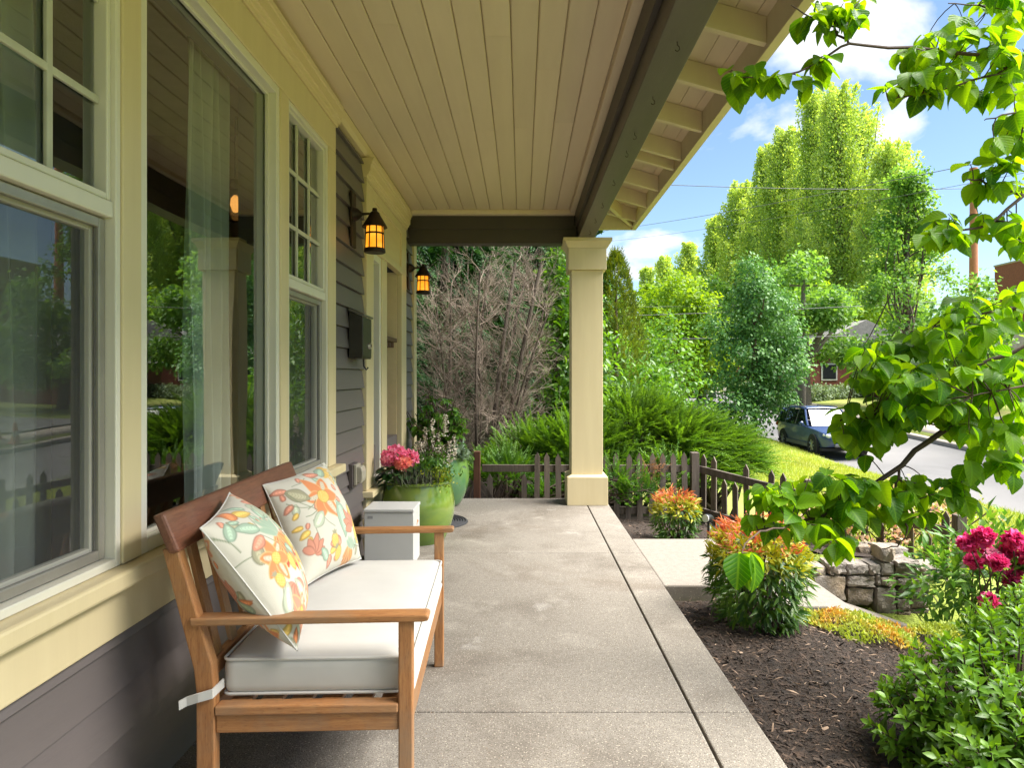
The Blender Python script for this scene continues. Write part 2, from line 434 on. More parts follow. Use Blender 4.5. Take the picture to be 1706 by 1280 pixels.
fol('leaf_conifer', (0.012, 0.050, 0.016), (0.045, 0.125, 0.028), 0.2, (1.4, 1.5, 0.5), 0.6)
fol('leaf_glossy', (0.035, 0.110, 0.020), (0.100, 0.215, 0.028), 0.3, (1.5, 1.5, 0.4), 0.3, 0.55)
fol('leaf_dark', (0.014, 0.050, 0.016), (0.035, 0.090, 0.020), 0.2, (1.5, 1.5, 0.4), 0.35, 0.5)
fol('leaf_lime', (0.14, 0.25, 0.022), (0.34, 0.36, 0.03), 0.35, (1.3, 1.3, 0.4), 0.5)
fol('leaf_purple', (0.06, 0.055, 0.055), (0.11, 0.14, 0.06), 0.2, (1.3, 1.3, 1.0), 0.6)
fol('leaf_silver', (0.16, 0.25, 0.16), (0.30, 0.38, 0.27), 0.25, (1.2, 1.2, 0.8), 0.6)
fol('spike_white', (0.46, 0.42, 0.34), (0.66, 0.60, 0.50), 0.2, (1.1, 1.1, 1.0), 0.7)
fol('petal_pink', (0.68, 0.14, 0.28), (0.82, 0.34, 0.46), 0.3, (1.2, 1.0, 1.0), 0.6)
fol('petal_coral', (0.72, 0.20, 0.20), (0.80, 0.38, 0.27), 0.3, (1.2, 1.0, 1.0), 0.6)
fol('petal_magenta', (0.50, 0.014, 0.12), (0.74, 0.070, 0.28), 0.3, (1.2, 1.0, 1.0), 0.55)
fol('petal_palepink', (0.70, 0.30, 0.45), (0.85, 0.50, 0.60), 0.3, (1.2, 1.0, 1.0), 0.55)
fol('petal_peach', (0.72, 0.36, 0.20), (0.80, 0.66, 0.48), 0.3, (1.2, 1.0, 0.9), 0.6)
fol('nandina_low', (0.024, 0.085, 0.012), (0.115, 0.225, 0.018), 0.3, (1.6, 1.5, 0.4), 0.4, 0.45)
fol('nandina_mid', (0.22, 0.28, 0.015), (0.50, 0.46, 0.03), 0.35, (1.4, 1.3, 0.5), 0.45)
fol('nandina_top', (0.50, 0.085, 0.045), (0.66, 0.27, 0.09), 0.35, (1.3, 1.1, 0.8), 0.45)
fol('sedum', (0.26, 0.38, 0.06), (0.44, 0.50, 0.10), 0.3, (1.3, 1.2, 0.5), 0.6, c3=(0.68, 0.32, 0.09))
fol('leaf_poplar', (0.21, 0.36, 0.085), (0.46, 0.58, 0.190), 0.5, (1.5, 1.4, 0.4), 0.5)
fol('leaf_acer', (0.12, 0.25, 0.020), (0.30, 0.43, 0.034), 0.5, (1.5, 1.4, 0.3), 0.5)
fol('leaf_oak', (0.075, 0.20, 0.040), (0.23, 0.40, 0.075), 0.5, (1.5, 1.4, 0.6), 0.45)
fol('leaf_bluegreen', (0.045, 0.150, 0.045), (0.17, 0.33, 0.095), 0.35, (1.4, 1.4, 0.7), 0.45)
fol('leaf_cypress', (0.040, 0.110, 0.012), (0.22, 0.25, 0.018), 0.3, (1.4, 1.3, 0.4), 0.6)
fol('leaf_rhodo', (0.050, 0.155, 0.022), (0.165, 0.320, 0.035), 0.4, (1.5, 1.4, 0.5), 0.4, 0.45)
fol('leaf_hedge', (0.10, 0.17, 0.08), (0.26, 0.32, 0.20), 0.25, (1.3, 1.3, 0.7), 0.6)
fol('leaf_brown', (0.20, 0.10, 0.045), (0.34, 0.18, 0.08), 0.2, (1.2, 1.1, 0.8), 0.8)
fol('grass_blade', (0.22, 0.31, 0.030), (0.44, 0.47, 0.08), 0.45, (1.4, 1.3, 0.5), 0.6)

# ------------------------------------------------------------------ geometry helpers
def wloc(o):
    v = Vector((0, 0, 0))
    while o is not None:
        v += o.location
        o = o.parent
    return np.array(v)
def tag(o, label=None, cat=None, group=None, kind=None):
    for k, v in (('label', label), ('category', cat), ('group', group), ('kind', kind)):
        if v:
            o[k] = v
    return o
def empty(name, loc, label, cat, group=None, rz=0.0):
    o = bpy.data.objects.new(name, None)
    o.empty_display_size = 0.1
    o.location = loc
    o.rotation_euler = (0, 0, rz)
    COL.objects.link(o)
    return tag(o, label, cat, group)
def link(name, me, parent=None, loc=(0, 0, 0), rot=None, scale=None, kind=None):
    o = bpy.data.objects.new(name, me)
    o.location = loc
    if rot is not None:
        o.rotation_euler = rot
    if scale is not None:
        o.scale = scale
    o.parent = parent
    if kind:
        o['kind'] = kind
    COL.objects.link(o)
    return o

class MB:
    """collects shapes into one mesh (world coordinates unless local=True)"""
    def __init__(s):
        s.v, s.f = [], []
    def add(s, vs, fs):
        b = len(s.v)
        s.v += [tuple(map(float, p)) for p in vs]
        s.f += [tuple(b + i for i in q) for q in fs]
        return s
    def box(s, x0, x1, y0, y1, z0, z1):
        vs = [(x, y, z) for z in (z0, z1) for y in (y0, y1) for x in (x0, x1)]
        return s.add(vs, [(0, 2, 3, 1), (4, 5, 7, 6), (0, 1, 5, 4), (2, 6, 7, 3), (0, 4, 6, 2), (1, 3, 7, 5)])
    def hexa(s, p):
        """eight corners: bottom ring of four, top ring of four"""
        return s.add(p, [(3, 2, 1, 0), (4, 5, 6, 7), (0, 1, 5, 4), (1, 2, 6, 5), (2, 3, 7, 6), (3, 0, 4, 7)])
    def prism(s, poly, a, b, axis='y'):
        """polygon extruded along an axis; poly gives the two other coordinates in x,y,z order"""
        n = len(poly)
        def P(u, v, w):
            return {'y': (u, w, v), 'x': (w, u, v), 'z': (u, v, w)}[axis]
        vs = [P(u, v, a) for u, v in poly] + [P(u, v, b) for u, v in poly]
        fs = [tuple(range(n))[::-1], tuple(range(n, 2 * n))]
        fs += [(i, (i + 1) % n, n + (i + 1) % n, n + i) for i in range(n)]
        return s.add(vs, fs)
    def tube(s, pts, rad, n=8, cap=True):
        pts = [np.asarray(p, float) for p in pts]
        if not hasattr(rad, '__len__'):
            rad = [rad] * len(pts)
        vs, fs = [], []
        ref = np.array([0.31, 0.17, 0.93])
        for i, p in enumerate(pts):
            t = pts[min(i + 1, len(pts) - 1)] - pts[max(i - 1, 0)]
            t = t / (np.linalg.norm(t) + 1e-9)
            a = np.cross(t, ref)
            if np.linalg.norm(a) < 0.15:
                a = np.cross(t, np.array([1.0, 0, 0]))
            a /= np.linalg.norm(a) + 1e-9
            b = np.cross(t, a)
            for k in range(n):
                q = 2 * math.pi * k / n
                vs.append(p + rad[i] * (math.cos(q) * a + math.sin(q) * b))
        for i in range(len(pts) - 1):
            for k in range(n):
                k2 = (k + 1) % n
                fs.append((i * n + k, i * n + k2, (i + 1) * n + k2, (i + 1) * n + k))
        if cap:
            fs.append(tuple(range(n))[::-1])
            fs.append(tuple((len(pts) - 1) * n + k for k in range(n)))
        return s.add(vs, fs)
    def lathe(s, prof, c=(0, 0, 0), n=32, wob=None):
        """prof: list of (radius, z)"""
        vs, fs = [], []
        for i, (r, z) in enumerate(prof):
            for k in range(n):
                q = 2 * math.pi * k / n
                vs.append((c[0] + r * math.cos(q), c[1] + r * math.sin(q), c[2] + z))
        for i in range(len(prof) - 1):
            for k in range(n):
                k2 = (k + 1) % n
                fs.append((i * n + k, i * n + k2, (i + 1) * n + k2, (i + 1) * n + k))
        return s.add(vs, fs)
    def build(s, name, mat, parent=None, smooth=False, bevel=0.0, seg=2, kind=None, local=False, angle=40):
        me = bpy.data.meshes.new(name)
        off = np.zeros(3) if (local or parent is None) else wloc(parent)
        me.from_pydata([tuple(np.array(p) - off) for p in s.v], [], s.f)
        me.materials.append(MATS[mat])
        me.update()
        if smooth:
            me.polygons.foreach_set('use_smooth', [True] * len(me.polygons))
            try:
                me.set_sharp_from_angle(angle=R(angle))
            except Exception:
                pass
        o = link(name, me, parent, kind=kind)
        if bevel:
            add_bevel(o, bevel, seg)
        return o
def add_bevel(o, w, seg=2):
    b = o.modifiers.new('bevel', 'BEVEL')
    b.width = w
    b.segments = seg
    b.limit_method = 'ANGLE'
    b.angle_limit = R(35)
    return o
def box_o(name, mat, parent, x0, x1, y0, y1, z0, z1, bevel=0.002, kind=None, local=False):
    return MB().box(x0, x1, y0, y1, z0, z1).build(name, mat, parent, bevel=bevel, kind=kind, local=local)

def np_mesh(name, V, Fs, rnd=None, mats=(), extra=None, smooth=False):
    """V (n,3); Fs: list of (m,k) index arrays"""
    me = bpy.data.meshes.new(name)
    me.vertices.add(len(V))
    me.vertices.foreach_set('co', np.asarray(V, np.float32).ravel())
    loops = np.concatenate([f.ravel() for f in Fs]).astype(np.int32)
    sizes = np.concatenate([np.full(len(f), f.shape[1], np.int32) for f in Fs])
    starts = np.concatenate([[0], np.cumsum(sizes)[:-1]]).astype(np.int32)
    me.loops.add(len(loops))
    me.loops.foreach_set('vertex_index', loops)
    me.polygons.add(len(sizes))
    me.polygons.foreach_set('loop_start', starts)
    me.polygons.foreach_set('loop_total', sizes)
    if smooth:
        me.polygons.foreach_set('use_smooth', np.ones(len(sizes), bool))
    me.update(calc_edges=True)
    me.validate()
    if rnd is not None:
        a = me.attributes.new('rnd', 'FLOAT', 'POINT')
        a.data.foreach_set('value', np.asarray(rnd, np.float32))
    for m in mats:
        me.materials.append(MATS[m])
    return me

T_DIA = (np.array([(0, 0, 0), (.5, .5, .07), (0, 1, -.1), (-.5, .5, .07)], float), [np.array([(0, 1, 2), (0, 2, 3)])])
T_BLADE = (np.array([(-.5, 0, 0), (.5, 0, 0), (0, 1, 0)], float), [np.array([(0, 1, 2)])])
T_LEAF = (np.array([(0, 0, 0), (.42, .3, .07), (0, .35, 0), (-.42, .3, .07), (.36, .65, .02), (0, .68, -.05), (-.36, .65, .02), (0, 1, -.17)], float),
          [np.array([(0, 1, 2), (0, 2, 3), (4, 7, 5), (5, 7, 6)]), np.array([(1, 4, 5, 2), (2, 5, 6, 3)])])
T_LANCE = (np.array([(0, 0, 0), (.5, .4, .05), (0, .45, 0), (-.5, .4, .05), (0, 1, -.12)], float),
           [np.array([(0, 1, 2), (0, 2, 3), (1, 4, 2), (2, 4, 3)])])
def unit(a):
    return a / (np.linalg.norm(a, axis=-1, keepdims=True) + 1e-9)
def scatter(P, D, Nn, L, Wd, T=T_DIA, rnd=None, rng=None):
    P, D = np.asarray(P, float), unit(np.asarray(D, float))
    n = len(P)
    X = unit(np.cross(D, Nn))
    Z = np.cross(X, D)
    L = np.broadcast_to(np.asarray(L, float), (n,))
    Wd = np.broadcast_to(np.asarray(Wd, float), (n,))
    tv, tf = T
    k = len(tv)
    V = (P[:, None, :] + tv[None, :, 0, None] * Wd[:, None, None] * X[:, None, :]
         + tv[None, :, 1, None] * L[:, None, None] * D[:, None, :] + tv[None, :, 2, None] * L[:, None, None] * Z[:, None, :])
    Fs = [(f[None] + (np.arange(n) * k)[:, None, None]).reshape(-1, f.shape[1]) for f in tf]
    if rnd is None:
        rnd = (rng or np.random.default_rng(1)).random(n)
    return V.reshape(-1, 3), Fs, np.repeat(rnd, k)
def merge(parts):
    Vs, Fd, rs, off = [], {}, [], 0
    for V, Fs, r in parts:
        Vs.append(V); rs.append(r)
        for f in Fs:
            Fd.setdefault(f.shape[1], []).append(f + off)
        off += len(V)
    return np.concatenate(Vs), [np.concatenate(v) for v in Fd.values()], np.concatenate(rs)
def leaves_obj(name, parts, mat, parent=None, kind=None):
    V, Fs, r = merge(parts)
    if parent is not None:
        V = V - wloc(parent)
    return link(name, np_mesh(name, V, Fs, r, [mat]), parent, kind=kind)
def rdir(rng, n):
    return unit(rng.normal(size=(n, 3)))
def clump_points(rng, blobs, nclump, per, spread, shell=0.55):
    """points in many small clumps spread through ellipsoids (cx,cy,cz,rx,ry,rz); gives points, outward directions, clump tints"""
    b = np.array(blobs, float)
    w = b[:, 3] * b[:, 4] * b[:, 5]
    w = w ** 0.67
    idx = rng.choice(len(b), nclump, p=w / w.sum())
    d = rdir(rng, nclump)
    rr = shell + (1 - shell) * rng.random(nclump)[:, None] ** 0.6
    c = b[idx, :3] + d * b[idx, 3:] * rr
    P = np.repeat(c, per, 0) + rng.normal(size=(nclump * per, 3)) * spread
    O = np.repeat(d, per, 0)
    tintv = np.repeat(rng.random(nclump), per)
    return P, O, tintv
def crown(rng, blobs, nclump, per, spread, L, asp=0.7, T=T_DIA, droop=0.2, shell=0.55, tvar=0.68):
    P, O, tn = clump_points(rng, blobs, nclump, per, spread, shell)
    n = len(P)
    D = unit(O * 0.5 + rdir(rng, n) * 0.9 + np.array([0, 0, -droop]))
    Nn = unit(np.array([0, 0, 1.0]) + rdir(rng, n) * 0.7 + O * 0.4)
    Ls = L * (0.65 + 0.7 * rng.random(n))
    return scatter(P, D, Nn, Ls, Ls * asp, T, np.clip(tn * tvar + rng.random(n) * (1 - tvar), 0, 1))
def sprays(rng, P, D, length, K, side, wid, droop=0.0, up=(0, 0, 1), tnt=None):
    """feathery conifer sprays: a bent axis with small side shoots"""
    n = len(P)
    D = unit(D)
    X = unit(np.cross(D, np.array(up, float) + rdir(rng, n) * 0.3))
    Zn = np.cross(X, D)
    Ls = length * (0.6 + 0.8 * rng.random(n))
    t = (np.arange(K) + 0.5) / K
    ax = P[:, None, :] + D[:, None, :] * (t[None, :, None] * Ls[:, None, None])
    ax[..., 2] -= droop * (t[None, :] ** 2) * Ls[:, None]
    sgn = np.where(np.arange(K) % 2 == 0, 1.0, -1.0)
    ang = 0.75 * (1 - 0.55 * t)
    SD = (D[:, None, :] * np.cos(ang)[None, :, None] + X[:, None, :] * (sgn * np.sin(ang))[None, :, None]
          + Zn[:, None, :] * rng.normal(size=(n, K, 1)) * 0.28)
    sl_ = side * (1.1 - 0.75 * t)[None, :] * (0.7 + 0.6 * rng.random((n, K)))
    tn = np.repeat(tnt if tnt is not None else rng.random(n), K) * 0.55 + rng.random(n * K) * 0.15 + np.tile(t, n) * 0.3
    return scatter(ax.reshape(-1, 3), SD.reshape(-1, 3), np.repeat(Zn, K, 0), sl_.ravel(), wid, T_DIA, np.clip(tn, 0, 1))
def limb(rng, p, q, bend=0.12, n=6):
    p, q = np.asarray(p, float), np.asarray(q, float)
    t = np.linspace(0, 1, n)[:, None]
    off = rng.normal(size=3) * np.linalg.norm(q - p) * bend
    return list(p + (q - p) * t + off * (t * (1 - t)) * 2)
def tree(name, label, base, trunk_top, r0, limbs, crown_parts, leafmat, barkmat='bark', group=None, rng=None, cat='tree', limb_r=0.45):
    rng = rng or np.random.default_rng(3)
    e = empty(name, tuple(base), label, cat, group)
    m = MB()
    tr = limb(rng, base, trunk_top, 0.05, 7)
    m.tube(tr, list(np.linspace(r0, r0 * 0.35, 7)), 9)
    for (f, q) in limbs:
        p = tr[0] + (np.asarray(tr[-1]) - tr[0]) * f
        m.tube(limb(rng, p, q, 0.14), list(np.linspace(r0 * limb_r, r0 * 0.09, 6)), 6)
    m.build('trunk', barkmat, e, smooth=True)
    leaves_obj('crown', crown_parts, leafmat, e)
    return e
# ------------------------------------------------------------------ ground, street, paths
def lerp(x, tab):
    return float(np.interp(x, [a for a, b in tab], [b for a, b in tab]))
NEAR = [(0.8, -.10), (1.3, -.105), (1.7, -.18), (2.2, -.28), (3.0, -.48), (4.0, -.72), (6.0, -1.10), (9.5, -1.52), (10.2, -1.60)]
BACK = [(0.8, -.10), (2.2, -.17), (3.0, -.24), (3.5, -.48), (4.5, -.80), (6.0, -1.10), (9.5, -1.52), (10.2, -1.60)]
def rise(y):
    return 0.04 * min(max(0.0, y - 22.0), 90.0)
def G(x, y):
    """height of the soil"""
    if x < 10.2:
        if y < 3.98:
            z = lerp(x, NEAR)
        elif y < (5.16 if x < 2.0 else 5.35):
            z = lerp(x, [(0.8, -.2), (1.4, -.22), (2.1, -.5), (3.2, -.92), (4.0, -1.0), (6.0, -1.25), (9.5, -1.55), (10.2, -1.60)])
        else:
            z = lerp(x, BACK) - 0.11 * min(max(0.0, y - 5.3), 3.5) * (1.0 if x < 3 else max(0.0, 1 - (x - 3) / 3))
    elif x < 17.1:
        z = -1.95
    else:
        z = -1.62 + 0.02 * min(x - 17.1, 40)
    return z + rise(y)
def sheet(name, xs, ys, zf, mat, kind='structure', parent=None):
    V = np.array([(x, y, zf(x, y)) for y in ys for x in xs])
    nx, ny = len(xs), len(ys)
    F_ = np.array([(j * nx + i, j * nx + i + 1, (j + 1) * nx + i + 1, (j + 1) * nx + i) for j in range(ny - 1) for i in range(nx - 1)])
    o = link(name, np_mesh(name, V, [F_], None, [mat], smooth=True), parent, kind=kind)
    return o
gx = [-400, -120, -40, -12, -6, -3, 0, .8, 1.0, 1.3, 1.7, 1.99, 2.01, 2.2, 2.6, 3.0, 3.25, 3.5, 4, 4.5, 5, 6, 7, 8, 9.5, 10.18, 10.2, 10.22, 13, 17.08, 17.12, 20, 25, 30, 40, 57, 90, 150, 400]
gy = [-300, -60, -20, -8, -3, 0, 1, 2, 3, 3.9, 3.97, 3.99, 4.5, 5.15, 5.17, 5.34, 5.36, 5.6, 6, 7, 8, 9, 10, 12, 15, 18, 22, 26, 30, 40, 55, 70, 90, 112, 160, 250, 600]
sheet('lawn', gx, gy, G, 'lawn')
rx = list(np.linspace(10.34, 16.96, 8))
ry = [-300, -100, -40, -10, 0, 5, 10, 15, 18, 20, 22, 24, 26, 30, 40, 60, 80, 100, 112, 160, 300]
sheet('street', rx, ry, lambda x, y: -1.75 - 0.006 * (x - 13.65) ** 2 + rise(y), 'asphalt')
def strip(name, poly, ys, mat, kind='structure'):
    """profile (x,z) swept along the street"""
    n = len(poly)
    V = np.array([(x, y, z + rise(y)) for y in ys for x, z in poly])
    F_ = np.array([(j * n + i, j * n + (i + 1) % n, (j + 1) * n + (i + 1) % n, (j + 1) * n + i) for j in range(len(ys) - 1) for i in range(n)])
    return link(name, np_mesh(name, V, [F_], None, [mat]), None, kind=kind)
strip('kerb', [(10.18, -1.99), (10.36, -1.99), (10.35, -1.66), (10.33, -1.64), (10.18, -1.60)], ry, 'kerb_concrete')
strip('kerb', [(16.94, -1.99), (17.14, -1.99), (17.14, -1.60), (16.97, -1.64), (16.95, -1.66)], ry, 'kerb_concrete')
strip('sidewalk', [(17.9, -1.9), (19.6, -1.9), (19.6, -1.55), (17.9, -1.565)], ry, 'kerb_concrete')
sheet('side_street', [19.6, 22, 26, 32, 40, 60], [29.5, 31, 33, 35.5], lambda x, y: -1.53 + 0.02 * min(x - 17.1, 40) + rise(y), 'asphalt')

# mulch beds: low uneven sheets over the soil
def bump(x, y, a=0.02):
    return a * noise.noise(Vector((x * 3.1, y * 3.1, 0.4))) + a * 0.5 * noise.noise(Vector((x * 9, y * 9, 1.4)))
sheet('mulch_bed', list(np.linspace(0.80, 3.3, 46)), list(np.linspace(-0.6, 3.975, 70)), lambda x, y: G(x, y) + 0.02 + bump(x, y), 'mulch')
sheet('mulch_bed', list(np.linspace(0.80, 1.99, 24)), list(np.linspace(5.17, 5.41, 6)), lambda x, y: G(x, y) + 0.02 + bump(x, y), 'mulch')
sheet('mulch_bed', list(np.linspace(0.80, 3.05, 40)), list(np.linspace(5.41, 7.9, 46)), lambda x, y: G(x, y) + 0.02 + bump(x, y), 'mulch')
sheet('mulch_bed', list(np.linspace(-3.2, 0.80, 30)), list(np.linspace(6.83, 14.0, 30)), lambda x, y: G(x, y) + 0.02 + bump(x, y), 'mulch')

# chips of bark on the mulch
rng = np.random.default_rng(11)
def chips(name, n, x0, x1, y0, y1, L, wd, mat, tilt=0.35, up=0.028):
    P = np.stack([x0 + (x1 - x0) * rng.random(n), y0 + (y1 - y0) * rng.random(n), np.zeros(n)], 1)
    P[:, 2] = [G(a, b) + up + bump(a, b) for a, b in P[:, :2]]
    a = rng.random(n) * 6.283
    D = np.stack([np.cos(a), np.sin(a), rng.normal(size=n) * tilt], 1)
    Nn = unit(np.array([0, 0, 1.0]) + rng.normal(size=(n, 3)) * 0.35)
    Ls = L * (0.3 + 1.5 * rng.random(n) ** 2)
    ck = (np.array([(-.5, 0, 0), (.5, .1, 0), (.4, .95, .02), (-.35, 1, 0), (0, .5, .1)], float), [np.array([(0, 1, 4), (1, 2, 4), (2, 3, 4), (3, 0, 4)])])
    return scatter(P - np.array([0, 0, .004]), D, Nn, Ls, wd * (0.25 + 1.5 * rng.random(n) ** 1.6), ck, rng=rng)
leaves_obj('bark_chips', [chips('c', 34000, .83, 3.1, 1.0, 3.96, .026, .006, 'chip_dark'), chips('c', 5000, .83, 2.6, 5.2, 7.2, .028, .007, 'chip_dark')], 'chip_dark', kind='stuff')
tag(bpy.context.scene.objects['bark_chips'], 'shredded dark brown bark covering the planting beds', 'bark mulch')
leaves_obj('pale_chips', [chips('c', 260, .83, 3.0, 1.0, 3.96, .026, .010, 'chip_pale', 0.25, .034), chips('c', 900, .83, 3.0, 1.0, 3.96, .030, .0028, 'chip_pale', 0.35, .034), chips('c', 60, .83, 2.4, 5.2, 7.0, .03, .010, 'chip_pale', 0.15, .034)], 'chip_pale', kind='stuff')
tag(bpy.context.scene.objects['pale_chips'], 'pale tan wood slivers littering the dark mulch', 'wood chips')

# porch floor: slabs with open joints
XE, XG = 0.818, 0.614
pf = MB().box(-1.30, 0.80, -3.0, 6.79, -0.30, -0.022).build('porch_floor', 'joint_dirt', None)
tag(pf, kind='structure')
ys = [-3.0, 0.245, 2.469, 4.694, 6.815]
for i in range(4):
    for (a, b) in ((-1.25, XG - .0042), (XG + .0042, XE)):
        g = .0022
        s_ = MB().box(a, b, ys[i] + g, ys[i + 1] - g, -0.13, 0.0).build('slab', 'concrete', pf, bevel=0.006, seg=2)
# walk to the steps, then down towards the street
gp = MB().box(0.822, 1.46, 4.0, 5.145, -0.30, -0.008).build('garden_path', 'path_concrete', None, bevel=0.01)
tag(gp, kind='structure')
MB().box(1.46, 1.78, 4.0, 5.145, -0.42, -0.13).build('step', 'path_concrete', gp, bevel=0.01)
MB().box(1.78, 2.08, 4.0, 5.145, -0.55, -0.25).build('step', 'path_concrete', gp, bevel=0.01)
m = MB()
prof = [(2.08, -.36), (2.4, -.48), (2.65, -.565), (3.2, -.76), (4.5, -.98), (7, -1.28), (10.1, -1.56)]
for (a, za), (b, zb) in zip(prof, prof[1:]):
    m.hexa([(a, 4.0, za - .3), (b, 4.0, zb - .3), (b, 5.145, zb - .3), (a, 5.145, za - .3), (a, 4.0, za), (b, 4.0, zb), (b, 5.145, zb), (a, 5.145, za)])
m.build('ramp', 'path_concrete', gp)

# ------------------------------------------------------------------ house
H = empty('house', (-1.09, 3.0, 0.0), 'grey-brown lap-sided house with cream trim and a covered front porch', 'house')
WX, TX = -1.09, -1.056              # wall plane, face of the trim boards
def hb(name, mat, x0, x1, y0, y1, z0, z1, bevel=0.002, parent=None):
    return box_o(name, mat, parent or H, x0, x1, y0, y1, z0, z1, bevel)
# wall core with the openings left free
ZS, ZH = 0.70, 2.47
wall = MB()
wall.box(-1.24, -1.10, -3.0, 7.05, -0.05, ZS - .01)
wall.box(-1.24, -1.10, -3.0, 4.90, ZH, 3.3)
wall.box(-1.24, -1.10, 4.90, 6.12, 2.45, 3.3)
wall.box(-1.24, -1.10, 6.12, 7.05, ZS - .01, 3.3)
for a, b in ((-3.0, 1.19), (1.82, 1.93), (3.02, 3.145), (3.775, 4.90)):
    wall.box(-1.24, -1.10, a, b, ZS - .01, ZH)
wall.box(-6.5, -1.24, 6.93, 7.05, -0.05, 3.3)      # far end wall
wall.box(-6.5, -1.24, -3.0, -2.9, -0.05, 3.3)
wall.box(-6.5, -6.4, -2.9, 6.93, -0.05, 3.3)
wall.build('wall', 'siding_paint', H)
# lap siding, board by board
E, Z0 = 0.127, 1.245 - 0.127 * 10
def siding(y0, y1, zlo, zhi):
    k = 0
    while True:
        z = Z0 + E * k
        k += 1
        if z + E <= zlo:
            continue
        if z >= zhi:
            break
        za, zb = max(z + .006, zlo), min(z + E, zhi)
        if zb - za < .01:
            continue
        m = MB()
        m.prism([(-1.099, za), (-1.070, za), (-1.088, zb), (-1.099, zb)], y0, y1, 'y')
        m.build('siding_board', 'siding_paint', H)
siding(-2.5, 4.705, -0.02, 0.53)
siding(-2.5, 1.035, 0.53, 2.68)
siding(3.935, 4.705, 0.53, 2.69)
siding(6.335, 6.795, -0.02, 2.69)
# window wall trim
for (a, b) in ((1.04, 1.18), (1.83, 1.92), (3.03, 3.135), (3.785, 3.93)):
    hb('trim_board', 'cream', -1.10, TX, a, b, ZS + .002, ZH - .002, 0.004)
hb('window_head', 'cream', -1.10, TX - .001, 1.04, 3.93, ZH, 2.625, 0.004)
hb('window_sill', 'cream', -1.12, -1.012, 1.00, 3.985, 0.653, 0.70, 0.008)
hb('window_apron', 'cream', -1.10, TX - .002, 1.03, 3.94, 0.52, 0.651, 0.004)
# moulding over the window wall: stepped crown
def moulding(y0, y1, z0, x0, steps, name='crown_moulding', mat='cream_dark'):
    pr = [(-1.10, z0)]
    x, z = x0, z0
    for dx, dz in steps:
        pr.append((x, z)); z += dz; pr.append((x + dx * .35, z)); x += dx
    pr.append((x, z)); pr.append((-1.10, z))
    return MB().prism(pr, y0, y1, 'y').build(name, mat, H, bevel=0.003)

moulding(1.02, 3.95, 2.627, TX + .006, [(.012, .018), (.012, .02), (.008, .05), (.010, .02)])
moulding(4.69, 6.36, 2.560, TX + .006, [(.012, .018), (.012, .02), (.008, .05), (.010, .025), (.008, .02)])
MB().prism([(-1.10, 2.70), (-1.060, 2.70), (-1.044, 2.725), (-1.036, 2.768), (-1.10, 2.768)], -2.5, 6.57, 'y').build('cove_moulding', 'cream_dark', H, bevel=0.003)
# windows
def glaze(parent, y0, y1, z0, z1, x, mat='window_glass'):
    return MB().add([(x, y0, z0), (x, y1, z0), (x, y1, z1), (x, y0, z1)], [(0, 1, 2, 3)]).build('pane', mat, parent)
def frame(name, mat, parent, x0, x1, y0, y1, z0, z1, w, bevel=0.003):
    m = MB()
    m.box(x0, x1, y0, y0 + w, z0, z1)
    m.box(x0, x1, y1 - w, y1, z0, z1)
    m.box(x0 + .0005, x1 - .0005, y0 + w, y1 - w, z0, z0 + w)
    m.box(x0 + .0005, x1 - .0005, y0 + w, y1 - w, z1 - w, z1)
    return m.build(name, mat, parent, bevel=bevel)
def double_hung(y0, y1):
    w = frame('window', 'vinyl', H, -1.15, TX - .006, y0 + .001, y1 - .001, ZS + .001, ZH - .001, .022)
    MB().box(-1.135, TX - .012, y0 + .024, y1 - .024, 1.615, 1.658).build('meeting_rail', 'vinyl', w, bevel=0.004)
    up = frame('upper_sash', 'vinyl', w, -1.118, TX - .018, y0 + .024, y1 - .024, 1.660, ZH - .025, .018)
    glaze(w, y0 + .045, y1 - .045, 1.68, ZH - .045, -1.106)
    for k in (1, 2):
        yy = y0 + .04 + (y1 - y0 - .08) * k / 3
        hb('muntin', 'muntin', -1.104, -1.092, yy - .010, yy + .010, 1.679, ZH - .044, 0.003, w)
        z_ = 1.655 + (ZH - .03 - 1.655) * k / 3
        MB().box(-1.1035, -1.0925, y0 + .043, y1 - .043, z_ - .010, z_ + .010).build('muntin', 'muntin', w, bevel=0.003)
    lo = frame('lower_sash', 'vinyl', w, -1.134, -1.108, y0 + .024, y1 - .024, ZS + .024, 1.612, .035)
    glaze(w, y0 + .055, y1 - .055, ZS + .055, 1.58, -1.122, 'screen_glass')
    frame('screen_frame', 'screen_frame', w, -1.104, -1.088, y0 + .026, y1 - .026, ZS + .026, 1.612, .026)
    MB().add([(-1.096, y0 + .05, ZS + .05), (-1.096, y1 - .05, ZS + .05), (-1.096, y1 - .05, 1.59), (-1.096, y0 + .05, 1.59)], [(0, 1, 2, 3)]).build('insect_screen', 'insect_screen', w)
    return w
double_hung(1.18, 1.83)
double_hung(3.135, 3.785)
pw = frame('window', 'vinyl', H, -1.15, TX - .006, 1.921, 3.029, ZS + .001, ZH - .001, .038)
glaze(pw, 1.958, 2.992, ZS + .038, ZH - .038, -1.112)
frame('glazing_bead', 'vinyl', pw, -1.11, -1.094, 1.959, 2.991, ZS + .039, ZH - .039, .012)
